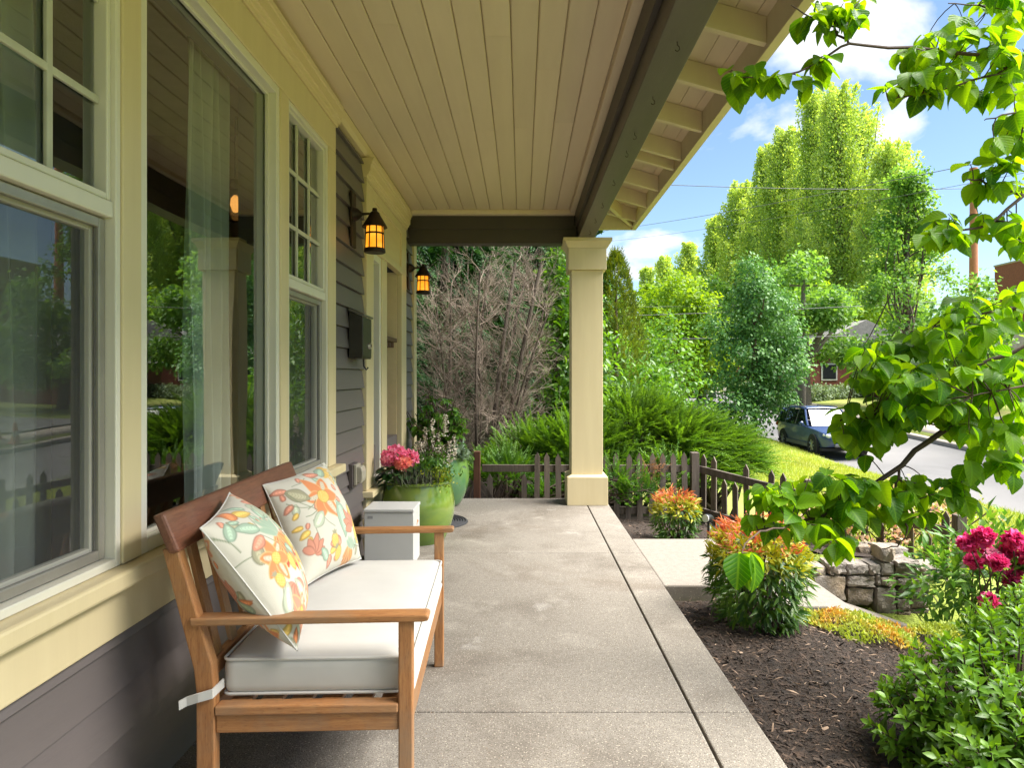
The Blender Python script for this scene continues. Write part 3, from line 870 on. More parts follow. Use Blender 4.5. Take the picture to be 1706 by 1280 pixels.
# entry: sidelight, door in a deep frame, panel above
hb('trim_board', 'cream', -1.10, TX, 4.71, 4.93, 0.42, 2.545, 0.004)
hb('trim_board', 'cream', -1.10, TX, 5.235, 5.42, 0.0, 2.10, 0.004)
hb('trim_board', 'cream', -1.10, TX, 6.09, 6.33, 0.0, 2.545, 0.004)
hb('door_head', 'cream', -1.10, TX + .012, 4.932, 6.088, 2.10, 2.155, 0.004)
hb('header_panel', 'cream_dark', -1.10, TX - .018, 4.931, 6.089, 2.157, 2.545, 0.003)
hb('header_rail', 'cream', -1.10, TX - .003, 4.931, 6.089, 2.47, 2.544, 0.003)
hb('header_board', 'cream', -1.10, TX + .004, 4.70, 6.345, 2.547, 2.559, 0.002)
hb('sidelight_sill', 'cream', -1.13, -1.005, 4.68, 5.26, 0.375, 0.418, 0.006)
hb('panel', 'cream', -1.10, TX - .004, 4.72, 5.234, 0.0, 0.373, 0.003)
sdl = frame('window', 'vinyl', H, -1.14, TX - .010, 4.931, 5.234, 0.42, 2.098, .05)
glaze(sdl, 4.98, 5.185, 0.47, 2.05, -1.11)
hb('door_jamb', 'cream_dark', -1.235, -1.101, 5.40, 5.425, 0.0, 2.12, 0.002)
hb('door_jamb', 'cream_dark', -1.235, -1.101, 6.085, 6.12, 0.0, 2.12, 0.002)
dr = hb('door', 'door_wood', -1.24, -1.185, 5.43, 6.08, 0.02, 2.095, 0.003)
hb('door_shelf', 'door_wood', -1.186, -1.095, 5.45, 6.06, 1.50, 1.535, 0.003, dr)
for k in range(9):
    yy = 5.48 + .068 * k
    hb('bracket', 'door_wood', -1.186, -1.12, yy, yy + .03, 1.455, 1.499, 0.002, dr)
hb('threshold', 'iron', -1.24, -1.03, 5.43, 6.08, 0.0, 0.019, 0.002)
hb('corner_board', 'cream', -1.10, TX, 6.80, 6.95, -0.02, 2.69, 0.004)
# ceiling planks
CZ = 2.768
pc = MB().box(-1.12, 0.53, -3.0, 6.60, CZ + .013, CZ + .06).build('porch_ceiling', 'groove', H)
r_ = random.Random(5)
bw = 0.124
x = -1.042
row = 0
while x < 0.50:
    x1 = min(x + bw, 0.505)
    cuts = [-2.9, r_.uniform(-1.5, 0.5), 6.58]
    first = r_.uniform(2.6, 3.6) if row % 2 else r_.uniform(4.0, 5.6)
    cuts.insert(2, first)
    for a, b in zip(cuts, cuts[1:]):
        MB().prism([(x + .0025, CZ + .013), (x + .0025, CZ + .006), (x + .008, CZ), (x1 - .004, CZ), (x1 - .0005, CZ + .005), (x1 - .0005, CZ + .013)][::-1],
                   a + .0006, b - .0006, 'y').build('plank', 'ceiling_paint', pc)
    x = x1
    row += 1
# beams
hb('ceiling_trim', 'ceiling_paint', 0.452, 0.503, -2.9, 6.46, 2.735, CZ - .001, 0.004)
hb('ceiling_trim', 'ceiling_paint', -1.035, 0.503, 6.461, 6.54, 2.725, CZ - .001, 0.004)
hb('beam_board', 'dark_paint', 0.500, 0.538, -2.95, 6.46, 2.605, 2.734, 0.003)
bm_ = MB().box(0.527, 0.678, -3.0, 6.705, 2.493, 2.98).build('beam', 'beam_paint', H, bevel=0.005)
for (yy, xx) in ((2.66, .60), (3.18, .605), (3.65, .598), (3.94, .60), (4.53, .605), (5.13, .60), (5.63, .60), (6.09, .602)):
    pts = [(xx, yy, 2.494), (xx, yy, 2.478)] + [(xx + .009 * math.sin(q), yy, 2.467 + .011 * math.cos(q)) for q in np.linspace(0.2, 4.2, 8)]
    MB().tube(pts, .0016, 5).build('hook', 'iron', bm_)
hb('cross_beam', 'dark_paint', -1.10, 0.526, 6.55, 6.70, 2.468, 2.98, 0.005)
hb('cross_beam_trim', 'dark_paint', -1.06, 0.499, 6.535, 6.549, 2.60, 2.724, 0.003)
# column
cxm, cym = 0.614, 6.61
def sq(name, half, z0, z1, mat, parent, bevel=0.004):
    return box_o(name, mat, parent, cxm - half, cxm + half, cym - half, cym + half, z0, z1, bevel)
shaft = sq('column', .147, 0.283, 2.199, 'cream', H, 0.004)
for s_ in (-1, 1):          # shaft boards: a shallow rebate on the sides
    pass
base_ = sq('column_base', .190, 0.0, 0.262, 'cream', shaft, 0.004)
m = MB()
a_, b_ = .190, .150
m.hexa([(cxm - a_, cym - a_, .2625), (cxm + a_, cym - a_, .2625), (cxm + a_, cym + a_, .2625), (cxm - a_, cym + a_, .2625),
        (cxm - b_, cym - b_, .284), (cxm + b_, cym - b_, .284), (cxm + b_, cym + b_, .284), (cxm - b_, cym + b_, .284)])
m.build('base_cap', 'cream', shaft)
sq('capital', .178, 2.200, 2.402, 'cream', shaft, 0.004)
m = MB()
for (h0, h1, z0, z1) in ((.178, .190, 2.4025, 2.425), (.190, .212, 2.4255, 2.462), (.226, .226, 2.4625, 2.4922)):
    m.hexa([(cxm - h0, cym - h0, z0), (cxm + h0, cym - h0, z0), (cxm + h0, cym + h0, z0), (cxm - h0, cym + h0, z0),
            (cxm - h1, cym - h1, z1), (cxm + h1, cym - h1, z1), (cxm + h1, cym + h1, z1), (cxm - h1, cym + h1, z1)])
m.build('capital_moulding', 'cream', shaft)
# roof: rafters, sheathing boards, fascia
SL, XR, ZR = 0.28, 1.213, 2.85
def rz(x):
    return ZR + SL * (XR - x)
raf = [-2.08, -1.47, -.86, -.25, .36, .97, 1.58, 2.19, 2.80, 3.413, 4.02, 4.634, 5.244, 5.492, 6.118, 6.707, 7.32]
for yy in raf:
    m = MB()
    m.prism([(-.2 if yy < 6.7 else .60, rz(-.2 if yy < 6.7 else .60)), (XR, ZR), (XR, ZR + .135), (-.2 if yy < 6.7 else .60, rz(-.2 if yy < 6.7 else .60) + .135)], yy, yy + .042, 'y')
    m.build('rafter', 'ceiling_paint', H, bevel=0.003)
# hip rafter and the short eave over the far end
def ez(y):
    return ZR + 0.17 * (7.62 - y)
m = MB()
p0, p1 = np.array([.60, 6.62, 3.03]), np.array([1.235, 7.63, 2.845])
dv = unit(p1 - p0); sx = unit(np.cross(dv, [0, 0, 1])) * .021
m.hexa([p0 - sx, p0 + sx, p1 + sx, p1 - sx, p0 - sx + [0, 0, .13], p0 + sx + [0, 0, .13], p1 + sx + [0, 0, .13], p1 - sx + [0, 0, .13]])
m.build('hip_rafter', 'ceiling_paint', H)
for k in range(14):
    xa = -.2 + k * .105
    xb = min(xa + .102, 1.262)
    MB().prism([(xa, rz(xa) + .136), (xb, rz(xb) + .136), (xb, rz(xb) + .156), (xa, rz(xa) + .156)], -3.0, 7.655, 'y').build('roof_board', 'ceiling_paint', H)
roof = MB().prism([(-6.6, rz(-6.6) + .16), (1.30, rz(1.30) + .157), (1.30, rz(1.30) + .20), (-6.6, rz(-6.6) + .21)], -3.2, 7.70, 'y').build('roof', 'roof_shingle', H)
hb('fascia', 'cream', XR + .001, 1.268, -3.1, 7.66, 2.826, 2.992, 0.004)
hb('fascia', 'cream', -1.3, XR, 7.615, 7.66, 2.827, 2.99, 0.004)
hb('gable_wall', 'siding_paint', -6.5, -1.12, 6.94, 7.04, 3.3, 3.75, 0.0)
# room behind the windows
rm = MB()
rm.box(-5.0, -1.26, -1.2, -1.1, .10, 2.74).box(-5.0, -1.26, 4.4, 4.5, .10, 2.74).box(-5.1, -5.0, -1.2, 4.5, .10, 2.74)
rm.build('interior_wall', 'interior_wall', H)
MB().box(-5.0, -1.25, -1.1, 4.4, .02, .10).build('interior_floor', 'interior_dark', H)
MB().box(-5.1, -1.25, -1.2, 4.5, 2.745, 2.80).build('interior_ceiling', 'interior_wall', H)

# ------------------------------------------------------------------ things of the room seen through the glass
def curtain(y0, y1, x, label, z0=.18, z1=2.62, mat='curtain_cloth', n=90, amp=.030, fold=.085, seed=0):
    rr = random.Random(seed)
    ph = rr.random() * 6
    top, V = [], []
    nz = 9
    for j in range(nz):
        z = z0 + (z1 - z0) * j / (nz - 1)
        for i in range(n):
            t = i / (n - 1)
            yy = y0 + (y1 - y0) * t
            a = amp * (1.05 - 0.35 * j / (nz - 1))
            V.append((x + a * math.sin(6.283 * (yy - y0) / fold + ph + .5 * math.sin(yy * 9)) + .006 * math.sin(yy * 40 + j), yy + .01 * math.sin(j * .8 + i * .2), z))
    F_ = np.array([(j * n + i, j * n + i + 1, (j + 1) * n + i + 1, (j + 1) * n + i) for j in range(nz - 1) for i in range(n - 1)])
    e = empty('curtain', (x, (y0 + y1) / 2, z0), label, 'curtain')
    link('cloth', np_mesh('cloth', np.array(V) - np.array(e.location), [F_], None, [mat], smooth=True), e)
    MB().tube([(x, y0 - .05, z1 + .02), (x, y1 + .05, z1 + .02)], .010, 8).build('rod', 'iron', e)
    return e
curtain(1.60, 1.89, -1.285, 'pale green sheer curtain in the double-hung window beside the bench end', seed=1)
curtain(1.93, 2.09, -1.29, 'narrow pale green curtain between the near double-hung and the picture window', seed=2)
curtain(2.64, 3.02, -1.285, 'pale green curtain hanging mid-way inside the big picture window', seed=3)
curtain(3.18, 3.48, -1.29, 'pale green curtain at the far jamb of the picture window', seed=4)
curtain(3.62, 4.33, -1.30, 'dim curtain behind the gridded window next to the mailbox wall', seed=5, mat='curtain_dark')
pl = empty('pendant_lamp', (-1.70, 4.10, 2.74), 'lit pendant lamp with a clear glass globe seen through the picture window', 'lamp')
MB().tube([(-1.70, 4.10, 2.745), (-1.70, 4.10, 2.36)], .006, 6).build('cord', 'iron', pl)
MB().lathe([(.0, 2.38), (.03, 2.37), (.035, 2.31), (.0, 2.30)], (-1.70, 4.10, 0), 16).build('socket', 'iron', pl, smooth=True)
MB().lathe([(.03, 2.32), (.085, 2.28), (.11, 2.21), (.10, 2.14), (.06, 2.10), (.0, 2.09)], (-1.70, 4.10, 0), 20).build('globe', 'lamp_globe', pl, smooth=True)
MB().lathe([(.0, 2.29), (.025, 2.26), (.03, 2.22), (.015, 2.18), (.0, 2.175)], (-1.70, 4.10, 0), 14).build('bulb', 'bulb', pl, smooth=True)

# ------------------------------------------------------------------ wall lanterns
def lantern(y, label):
    z0 = 1.985
    cx = -.930
    e = empty('wall_lantern', (cx, y, z0), label, 'lantern', 'amber lanterns on the porch wall')
    MB().box(-1.076, -1.060, y - .055, y + .055, 2.02, 2.37).build('back_plate', 'iron', e, bevel=0.004)
    m = MB().tube([(-1.06, y, 2.23), (-1.035, y, 2.23), (-1.01, y, 2.23)], [.048, .036, .012], 16)
    m.tube([(-1.02, y, 2.23), (-.97, y, 2.234), (cx, y, 2.234), (cx, y, 2.262)], [.010, .008, .008, .008], 8)
    m.build('arm', 'iron', e, smooth=True)
    MB().lathe([(.0, 2.272), (.014, 2.268), (.016, 2.250), (.030, 2.238), (.034, 2.226), (.078, 2.152), (.079, 2.146), (.060, 2.150), (.0, 2.152)], (cx, y, 0), 28).build('roof_cap', 'iron', e, smooth=True, angle=30)
    MB().lathe([(.052, 2.149), (.058, 2.012), (.0, 2.012)], (cx, y, 0), 28).build('amber_shade', 'amber_glass', e, smooth=True)
    m = MB()
    for k in range(8):
        q = 6.283 * (k + .5) / 8
        c, s = math.cos(q), math.sin(q)
        m.tube([(cx + .0545 * c, y + .0545 * s, 2.15), (cx + .0605 * c, y + .0605 * s, 2.005)], .0042, 5)
    m.lathe([(.0545, 2.112), (.0585, 2.112), (.0588, 2.101), (.0548, 2.101)], (cx, y, 0), 28)
    m.build('straps', 'iron', e)
    MB().lathe([(.0, 2.012), (.060, 2.014), (.066, 2.010), (.068, 1.990), (.062, 1.985), (.0, 1.987)], (cx, y, 0), 28).build('base_ring', 'iron', e, smooth=True, angle=30)
    return e
lantern(4.37, 'lit amber glass lantern on a black arm above the mailbox')
lantern(6.53, 'lit amber glass lantern beyond the front door by the porch corner')

# ------------------------------------------------------------------ mailbox and outlet
mb = empty('mailbox', (-1.03, 4.40, 1.30), 'dark bronze wall mailbox with round lock on grey siding', 'mailbox')
MB().prism([(-1.074, 1.315), (-.990, 1.315), (-.985, 1.33), (-.985, 1.575), (-1.074, 1.610)], 4.285, 4.530, 'y').build('body', 'mailbox_metal', mb, bevel=0.004)
MB().prism([(-1.074, 1.612), (-.983, 1.577), (-.975, 1.579), (-.975, 1.590), (-1.074, 1.628)], 4.278, 4.537, 'y').build('lid', 'mailbox_lid', mb, bevel=0.002)
m = MB().tube([(-.986, 4.455, 1.40), (-.972, 4.455, 1.40)], [.022, .020], 20)
m.build('lock', 'silver', mb, smooth=True)
MB().tube([(-.973, 4.455, 1.40), (-.969, 4.455, 1.40)], .010, 14).build('lock_core', 'iron', mb)
MB().tube([(-1.03, 4.50, 1.316), (-1.028, 4.50, 1.27), (-1.012, 4.50, 1.245), (-1.0, 4.50, 1.262)], .006, 8).build('newspaper_hook', 'mailbox_metal', mb, smooth=True)
ol = empty('outdoor_outlet', (-1.04, 4.37, 0.57), 'weatherproof electrical outlet cover low on the grey siding', 'outlet')
MB().box(-1.078, -1.048, 4.285, 4.425, .505, .655).build('plate', 'outlet_plate', ol, bevel=0.004)
MB().prism([(-1.047, .53), (-1.0, .535), (-.992, .56), (-.992, .605), (-1.0, .635), (-1.047, .642)], 4.305, 4.405, 'y').build('cover', 'outlet_plastic', ol, bevel=0.008, seg=3)
MB().box(-1.047, -1.028, 4.298, 4.412, .522, .65).build('cover_rim', 'outlet_plastic', ol, bevel=0.004)

# ------------------------------------------------------------------ white delivery box
wb = empty('delivery_box', (-.838, 4.50, 0), 'white metal lidded delivery box standing between bench and green pot', 'box')
MB().box(-.996, -.684, 4.368, 4.632, 0.0, .340).build('body', 'white_box', wb, bevel=0.004)
MB().box(-1.0, -.68, 4.360, 4.64, .3415, .362).build('lid', 'white_box', wb, bevel=0.005)
MB().box(-.975, -.942, 4.3665, 4.3678, .300, .318).build('printed_mark', 'grey_mark', wb)
m = MB()
for k, (a, b) in enumerate(((0, .014), (.012, .03), (.026, .022))):
    m.tube([(-.6832, 4.50 + a, .235 + .012 * k), (-.6832, 4.515 + b, .262 - .006 * k), (-.6832, 4.53 + b, .245)], .003, 4)
m.build('printed_mark', 'orange_mark', wb)
# round rope mat
mt = MB()
prof = [(.0, .004)]
for k in range(14):
    r0 = .01 + k * .0215
    for q in np.linspace(0, math.pi, 5):
        prof.append((r0 + .0105 - .0105 * math.cos(q), .004 + .012 * math.sin(q)))
prof += [(.315, .004), (.315, .001), (.0, .001)]
mt.lathe(prof, (-.757, 5.69, 0), 48)
o = mt.build('door_mat', 'rubber', None, smooth=True, angle=60)
tag(o, 'dark round coiled door mat partly behind the green pot', 'mat')
# ------------------------------------------------------------------ bench
BL = 1.035                                   # distance between the front legs
bench = empty('bench', (-.3055, 1.83, 0), 'teak two-seat bench with slatted back against the window wall', 'bench', rz=math.atan2(.0365, 1.033))
def bo(name, mat, shape, parent=None, bevel=0.004, smooth=False):
    o = shape.build(name, mat, parent or bench, bevel=bevel, smooth=smooth, local=True)
    return o
for yy in (0.0, BL):
    bo('leg', 'wood_z', MB().box(-.019, .019, yy - .018, yy + .018, 0, .556))
    # back leg: upright, bent backwards above the seat
    pr = [(-.541, 0), (-.494, 0), (-.494, .38), (-.500, .45), (-.588, .752), (-.628, .752), (-.548, .44), (-.541, .38)]
    bo('leg', 'wood_z', MB().prism(pr, yy - .019, yy + .019, 'y'))
    pr = [(-.553, .553), (.045, .557), (.060, .560), (.062, .572), (.055, .577), (-.556, .573)]
    bo('armrest', 'wood_x', MB().prism(pr, yy - .027, yy + .027, 'y'), bevel=0.005)
    bo('side_rail', 'wood_x', MB().box(-.4935, -.0195, yy - .012, yy + .012, .268, .316))
    bo('side_rail', 'wood_x', MB().box(-.4935, -.0195, yy - .021, yy + .021, .3175, .342))
bo('front_rail', 'wood_y', MB().box(-.012, .012, .0185, BL - .0185, .262, .335))
bo('back_rail', 'wood_y', MB().box(-.535, -.508, .0195, BL - .0195, .40, .445))
bo('rear_rail', 'wood_y', MB().box(-.530, -.505, .0195, BL - .0195, .262, .335))
tr_ = [(-.604, .741), (-.576, .748), (-.617, .848), (-.647, .842)]
m = MB()
n = 13
for i in range(n):
    pass
poly = tr_
ends = [(-.035, .0), (-.022, 1.0)]
m.prism(poly, -.036, BL + .036, 'y')
bo('top_rail', 'wood_rail', m, bevel=0.008)
for k in range(9):
    yy = .075 + (BL - .15) * k / 8
    m = MB()
    w_ = .021
    m.hexa([(-.529, yy - w_, .442), (-.516, yy - w_, .442), (-.516, yy + w_, .442), (-.529, yy + w_, .442),
            (-.602, yy - w_, .752), (-.589, yy - w_, .752), (-.589, yy + w_, .752), (-.602, yy + w_, .752)])
    bo('back_slat', 'wood_z', m, bevel=0.002)
for k in range(6):
    xx = -.47 + k * .08
    bo('seat_slat', 'wood_y', MB().box(xx, xx + .055, .022, BL - .022, .322, .338), bevel=0.002)

# seat cushion: puffed slab with piped edges, tied to the back leg
def rrect(x0, x1, y0, y1, r, n=6):
    pts = []
    for (cx, cy, a0) in ((x1 - r, y1 - r, 0), (x0 + r, y1 - r, 90), (x0 + r, y0 + r, 180), (x1 - r, y0 + r, 270)):
        for i in range(n + 1):
            q = R(a0 + 90 * i / n)
            pts.append((cx + r * math.cos(q), cy + r * math.sin(q)))
    return pts
cu = empty('seat_cushion', (-.3055, 1.83, .3435), 'off-white piped seat cushion filling the wooden bench', 'cushion', rz=math.atan2(.0365, 1.033))
CX0, CX1, CY0, CY1 = -.493, .016, .024, BL - .024
nx_, ny_ = 14, 26
def cpt(i, j, top):
    a, b = i / nx_ * 2 - 1, j / ny_ * 2 - 1
    x, y = CX0 + (CX1 - CX0) * i / nx_, CY0 + (CY1 - CY0) * j / ny_
    dome = (1 - a ** 4) * (1 - b ** 6)
    return (x, y, (.106 + .017 * dome + .0016 * noise.noise(Vector((x * 9, y * 9, 2)))) if top else .003)
vs = [cpt(i, j, t) for t in (0, 1) for j in range(ny_ + 1) for i in range(nx_ + 1)]
st_ = nx_ + 1
top0 = st_ * (ny_ + 1)
fs = []
for j in range(ny_):
    for i in range(nx_):
        q = (j * st_ + i, j * st_ + i + 1, (j + 1) * st_ + i + 1, (j + 1) * st_ + i)
        fs.append(q[::-1]); fs.append(tuple(k + top0 for k in q))
for i in range(nx_):
    fs.append((i, i + 1, top0 + i + 1, top0 + i))
    k = ny_ * st_ + i
    fs.append((k + 1, k, top0 + k, top0 + k + 1))
for j in range(ny_):
    k = j * st_
    fs.append((k + st_, k, top0 + k, top0 + k + st_))
    k = j * st_ + nx_
    fs.append((k, k + st_, top0 + k + st_, top0 + k))
o = MB().add(vs, fs).build('cover', 'cushion_cloth', cu, smooth=True, local=True, angle=180)
bv = add_bevel(o, .030, 5).modifiers['bevel']
bv.angle_limit = R(50)
m = MB()
for z, ins in ((.1005, .0035), (.0085, .0035)):
    p = rrect(CX0 + ins, CX1 - ins, CY0 + ins, CY1 - ins, .02)
    m.tube([(x, y, z + .0015 * math.sin(x * 40 + y * 37)) for x, y in p + p[:2]], .0042, 6, cap=False)
m.build('piping', 'piping_cloth', cu, smooth=True, local=True)
m = MB()          # tie around the near back leg
tp = [(-.49, .03, .04), (-.497, -.024, .036), (-.53, -.027, .028), (-.560, -.024, .018), (-.578, -.03, .010)]
V = []
for x, y, z in tp:
    V += [(x, y - .002, z - .012), (x, y - .004, z + .012)]
m.add(V, [(2 * i, 2 * i + 2, 2 * i + 3, 2 * i + 1) for i in range(len(tp) - 1)])
o = m.build('tie', 'piping_cloth', cu, local=True)
o.modifiers.new('solid', 'SOLIDIFY').thickness = 0.004

# ------------------------------------------------------------------ floral pillows
def paint(seed, items):
    n = 180
    u, v = np.meshgrid(np.linspace(0, 1, n), np.linspace(0, 1, n))
    wob = np.vectorize(lambda a, b: noise.noise(Vector((a * 9, b * 9, seed))))(u, v) * .012
    uu, vv = u + wob, v + wob[::-1]
    C = np.empty((n, n, 3)); C[:] = (.60, .57, .49)
    def put(mask, col, a=1.0):
        mk = (mask * a)[..., None]
        C[:] = C * (1 - mk) + np.array(col) * mk
    def soft(d, w=.010):
        return np.clip(.5 - d / w, 0, 1)
    def petal(cx, cy, ang, L, wd, col, edge=None, rib=None):
        c, s = math.cos(ang), math.sin(ang)
        a = (uu - cx) * c + (vv - cy) * s
        b = -(uu - cx) * s + (vv - cy) * c
        t = np.clip(a / L, 0, 1)
        half = wd * np.sin(np.pi * t ** .8) ** .8
        d = np.where((a > 0) & (a < L), np.abs(b) - half, .05)
        if edge:
            put(soft(d - .008), edge)
        put(soft(d), col)
        if rib:
            put(soft(np.abs(b) - half * .42) * (a > L * .12) * (a < L * .8), rib)
            put(soft(np.abs(np.mod(a * 1 + np.abs(b) * .9, .028) - .014) - .003) * soft(np.abs(b) - half * .40) * (a > L * .15) * (a < L * .78), tuple(x * .55 for x in rib), .7)
    def disc(cx, cy, r, col, ry=None, dots=None):
        d = np.hypot((uu - cx), (vv - cy) * r / (ry or r)) - r
        put(soft(d - .006), tuple(x * .55 for x in col)); put(soft(d), col)
        if dots:
            put(soft(d) * (np.sin(uu * 260) * np.sin(vv * 260) > .35), dots)
    def stem(x0, y0, x1, y1, col=(.20, .24, .15), w=.0035):
        L = math.hypot(x1 - x0, y1 - y0)
        a = ((uu - x0) * (x1 - x0) + (vv - y0) * (y1 - y0)) / L
        b = ((uu - x0) * -(y1 - y0) + (vv - y0) * (x1 - x0)) / L + .02 * np.sin(a / L * 3.14)
        put(soft(np.abs(b) - w, .006) * (a > 0) * (a < L), col)
    OR, CO, TE, YE, SG, RD, GR = (.66, .25, .11), (.60, .27, .19), (.34, .44, .34), (.68, .46, .13), (.46, .50, .38), (.46, .10, .06), (.34, .32, .22)
    K = dict(OR=OR, CO=CO, TE=TE, YE=YE, SG=SG, RD=RD, GR=GR)
    rf = random.Random(seed)
    fill = [('leaf', rf.random(), rf.random(), rf.uniform(.06, .13), rf.random() * 6.28, rf.choice(['SG', 'GR', 'TE', 'CO', 'YE', 'OR', 'CO'])) for _ in range(46)]
    fill += [('stem', *(lambda p, q, l, a_: (p, q, p + l * math.cos(a_), q + l * math.sin(a_)))(rf.random(), rf.random(), .22, rf.random() * 6.28)) for _ in range(12)]
    for it in fill + items:
        kind, cx, cy, s_, a = it[:5]
        if kind not in ('stem',):
            s_ *= 1.0
        col = K[it[5]] if len(it) > 5 else OR
        if kind == 'flower':
            for k in range(6):
                petal(cx, cy, a + k * 1.047, s_ * (1 + .15 * math.sin(k * 2.1)), s_ * .27, col, (.70, .44, .20), (.62, .55, .42) if k % 2 == 0 else None)
            disc(cx, cy, s_ * .26, YE, dots=(.75, .55, .2))
        elif kind == 'lotus':
            for k in range(-3, 4):
                petal(cx, cy, a + 3.14 + k * .30, s_ * (1.15 - .06 * abs(k)), s_ * .22, OR if k % 2 else RD, (.70, .50, .22), (.66, .36, .12))
            for k in range(-2, 3):
                petal(cx, cy, a + k * .5, s_ * .75, s_ * .13, TE, (.42, .50, .38))
        elif kind == 'leaf':
            petal(cx, cy, a, s_, s_ * .24, col, tuple(x * .6 for x in col), tuple(min(1, x * 1.5) for x in col))
        elif kind == 'maple':
            for k in range(-2, 3):
                petal(cx, cy, a + k * .62, s_ * (1 - .12 * abs(k)), s_ * .2, col, tuple(x * .6 for x in col))
        elif kind == 'berry':
            disc(cx, cy, s_, YE, s_ * 1.35, (.75, .58, .22))
            for k in (-.7, 0, .7):
                petal(cx + s_ * 1.2 * math.cos(a), cy + s_ * 1.2 * math.sin(a), a + k, s_ * 1.1, s_ * .25, GR)
        elif kind == 'stem':
            stem(cx, cy, s_, a)
    return np.clip(C, 0, 1), n
def pillow(name, label, c, items, seed, thick=.10):
    """c: four corners near-bottom, far-bottom, far-top, near-top (world)"""
    c = [np.array(p, float) for p in c]
    C, n = paint(seed, items)
    t = np.linspace(0, 1, n)
    u, v = np.meshgrid(t, t)
    a, b = 2 * u - 1, 2 * v - 1
    pin = .055                                  # edges pulled in between the corners
    us = .5 + (u - .5) * (1 - pin * (1 - b ** 2) * np.abs(a) ** 2)
    vs_ = .5 + (v - .5) * (1 - pin * (1 - a ** 2) * np.abs(b) ** 2)
    P = ((1 - us) * (1 - vs_))[..., None] * c[0] + (us * (1 - vs_))[..., None] * c[1] + (us * vs_)[..., None] * c[2] + ((1 - us) * vs_)[..., None] * c[3]
    nrm = np.cross(c[1] - c[0], c[3] - c[0]); nrm = nrm / np.linalg.norm(nrm)
    puff = thick * np.maximum(0, (1 - a ** 2)) ** .55 * np.maximum(0, (1 - b ** 2)) ** .55
    wr = np.vectorize(lambda x, y: noise.noise(Vector((x * 4, y * 4, seed * 3.3))))(u, v) * .006 * (1 - a ** 4) * (1 - b ** 4)
    front = P + nrm * (puff + wr)[..., None]
    back = P - nrm * (puff * .8)[..., None]
    e = empty(name, tuple(np.mean(c, 0) - [0, 0, .17]), label, 'pillow', 'floral pillows on the bench')
    V = np.concatenate([front.reshape(-1, 3), back.reshape(-1, 3)[:, :]]) - np.array(e.location)
    g = np.array([(j * n + i, j * n + i + 1, (j + 1) * n + i + 1, (j + 1) * n + i) for j in range(n - 1) for i in range(n - 1)])
    me = np_mesh('cover', V, [np.concatenate([g, g[:, ::-1] + n * n])], None, ['pillow_print'], smooth=True)
    at = me.attributes.new('print', 'FLOAT_COLOR', 'POINT')
    cc = np.concatenate([C.reshape(-1, 3), C[:, ::-1].reshape(-1, 3)])
    at.data.foreach_set('color', np.concatenate([cc, np.ones((len(cc), 1))], 1).astype(np.float32).ravel())
    link('cover', me, e)
    m = MB()
    edge = [P[0, i] for i in range(0, n, 6)] + [P[j, -1] for j in range(0, n, 6)] + [P[-1, i] for i in range(n - 1, -1, -6)] + [P[j, 0] for j in range(n - 1, -1, -6)]
    m.tube(edge + [edge[0]], .0025, 5, cap=False).build('seam', 'piping_cloth', e, smooth=True)
    return e
itA = [('lotus', .42, .62, .26, 1.5), ('leaf', .30, .74, .2, 2.6, 'TE'), ('leaf', .5, .76, .18, .5, 'TE'), ('maple', .22, .30, .2, 4.6, 'CO'), ('leaf', .42, .30, .2, 5.0, 'TE'),
       ('berry', .62, .36, .045, 1.5), ('berry', .58, .50, .04, 1.2), ('berry', .72, .66, .038, 1.9), ('stem', .62, .42, .74, .80), ('stem', .58, .55, .66, .8),
       ('flower', .46, .10, .17, .3, 'CO'), ('flower', .86, .16, .15, 1.0, 'OR'), ('maple', .86, .50, .17, 2.4, 'CO'), ('leaf', .30, .92, .18, -.4, 'YE'), ('leaf', .22, .90, .16, .6, 'OR'),
       ('maple', .72, .84, .2, 4.2, 'SG'), ('flower', .88, .88, .12, .2, 'CO'), ('leaf', .08, .55, .16, 1.2, 'GR'), ('leaf', .06, .2, .18, 1.0, 'SG'), ('leaf', .66, .2, .14, 3.6, 'GR'),
       ('leaf', .05, .8, .16, .9, 'TE'), ('flower', .20, .52, .15, .5, 'OR'), ('berry', .34, .42, .04, 1.2), ('berry', .12, .40, .035, 1.8), ('leaf', .30, .16, .18, 1.9, 'SG'), ('flower', .20, .12, .13, .9, 'CO'), ('leaf', .52, .46, .16, 2.8, 'TE'), ('berry', .48, .36, .04, 1.5), ('leaf', .10, .66, .15, .2, 'CO'), ('stem', .34, .46, .24, .7), ('leaf', .95, .34, .16, 2.2, 'TE')]
itB = [('flower', .44, .66, .24, .9, 'OR'), ('leaf', .10, .84, .24, -.7, 'GR'), ('leaf', .62, .56, .34, -1.7, 'TE'), ('maple', .74, .30, .19, 2.0, 'CO'), ('berry', .40, .24, .045, 1.5),
       ('berry', .44, .12, .045, 2.0), ('lotus', .66, .12, .14, 1.3), ('leaf', .90, .24, .2, 1.7, 'YE'), ('leaf', .84, .16, .2, 1.5, 'YE'), ('flower', .78, .88, .14, .3, 'YE'),
       ('leaf', .60, .88, .2, .4, 'TE'), ('leaf', .46, .94, .16, -.2, 'CO'), ('leaf', .20, .42, .2, .6, 'SG'), ('maple', .14, .22, .16, 1.2, 'CO'), ('leaf', .84, .62, .22, 1.0, 'CO'),
       ('leaf', .88, .50, .16, .4, 'SG'), ('stem', .10, .84, .30, .55), ('stem', .20, .60, .34, .66), ('maple', .92, .78, .14, 2.4, 'SG'), ('berry', .80, .46, .035, 1.2), ('leaf', .28, .10, .14, 2.0, 'TE')]
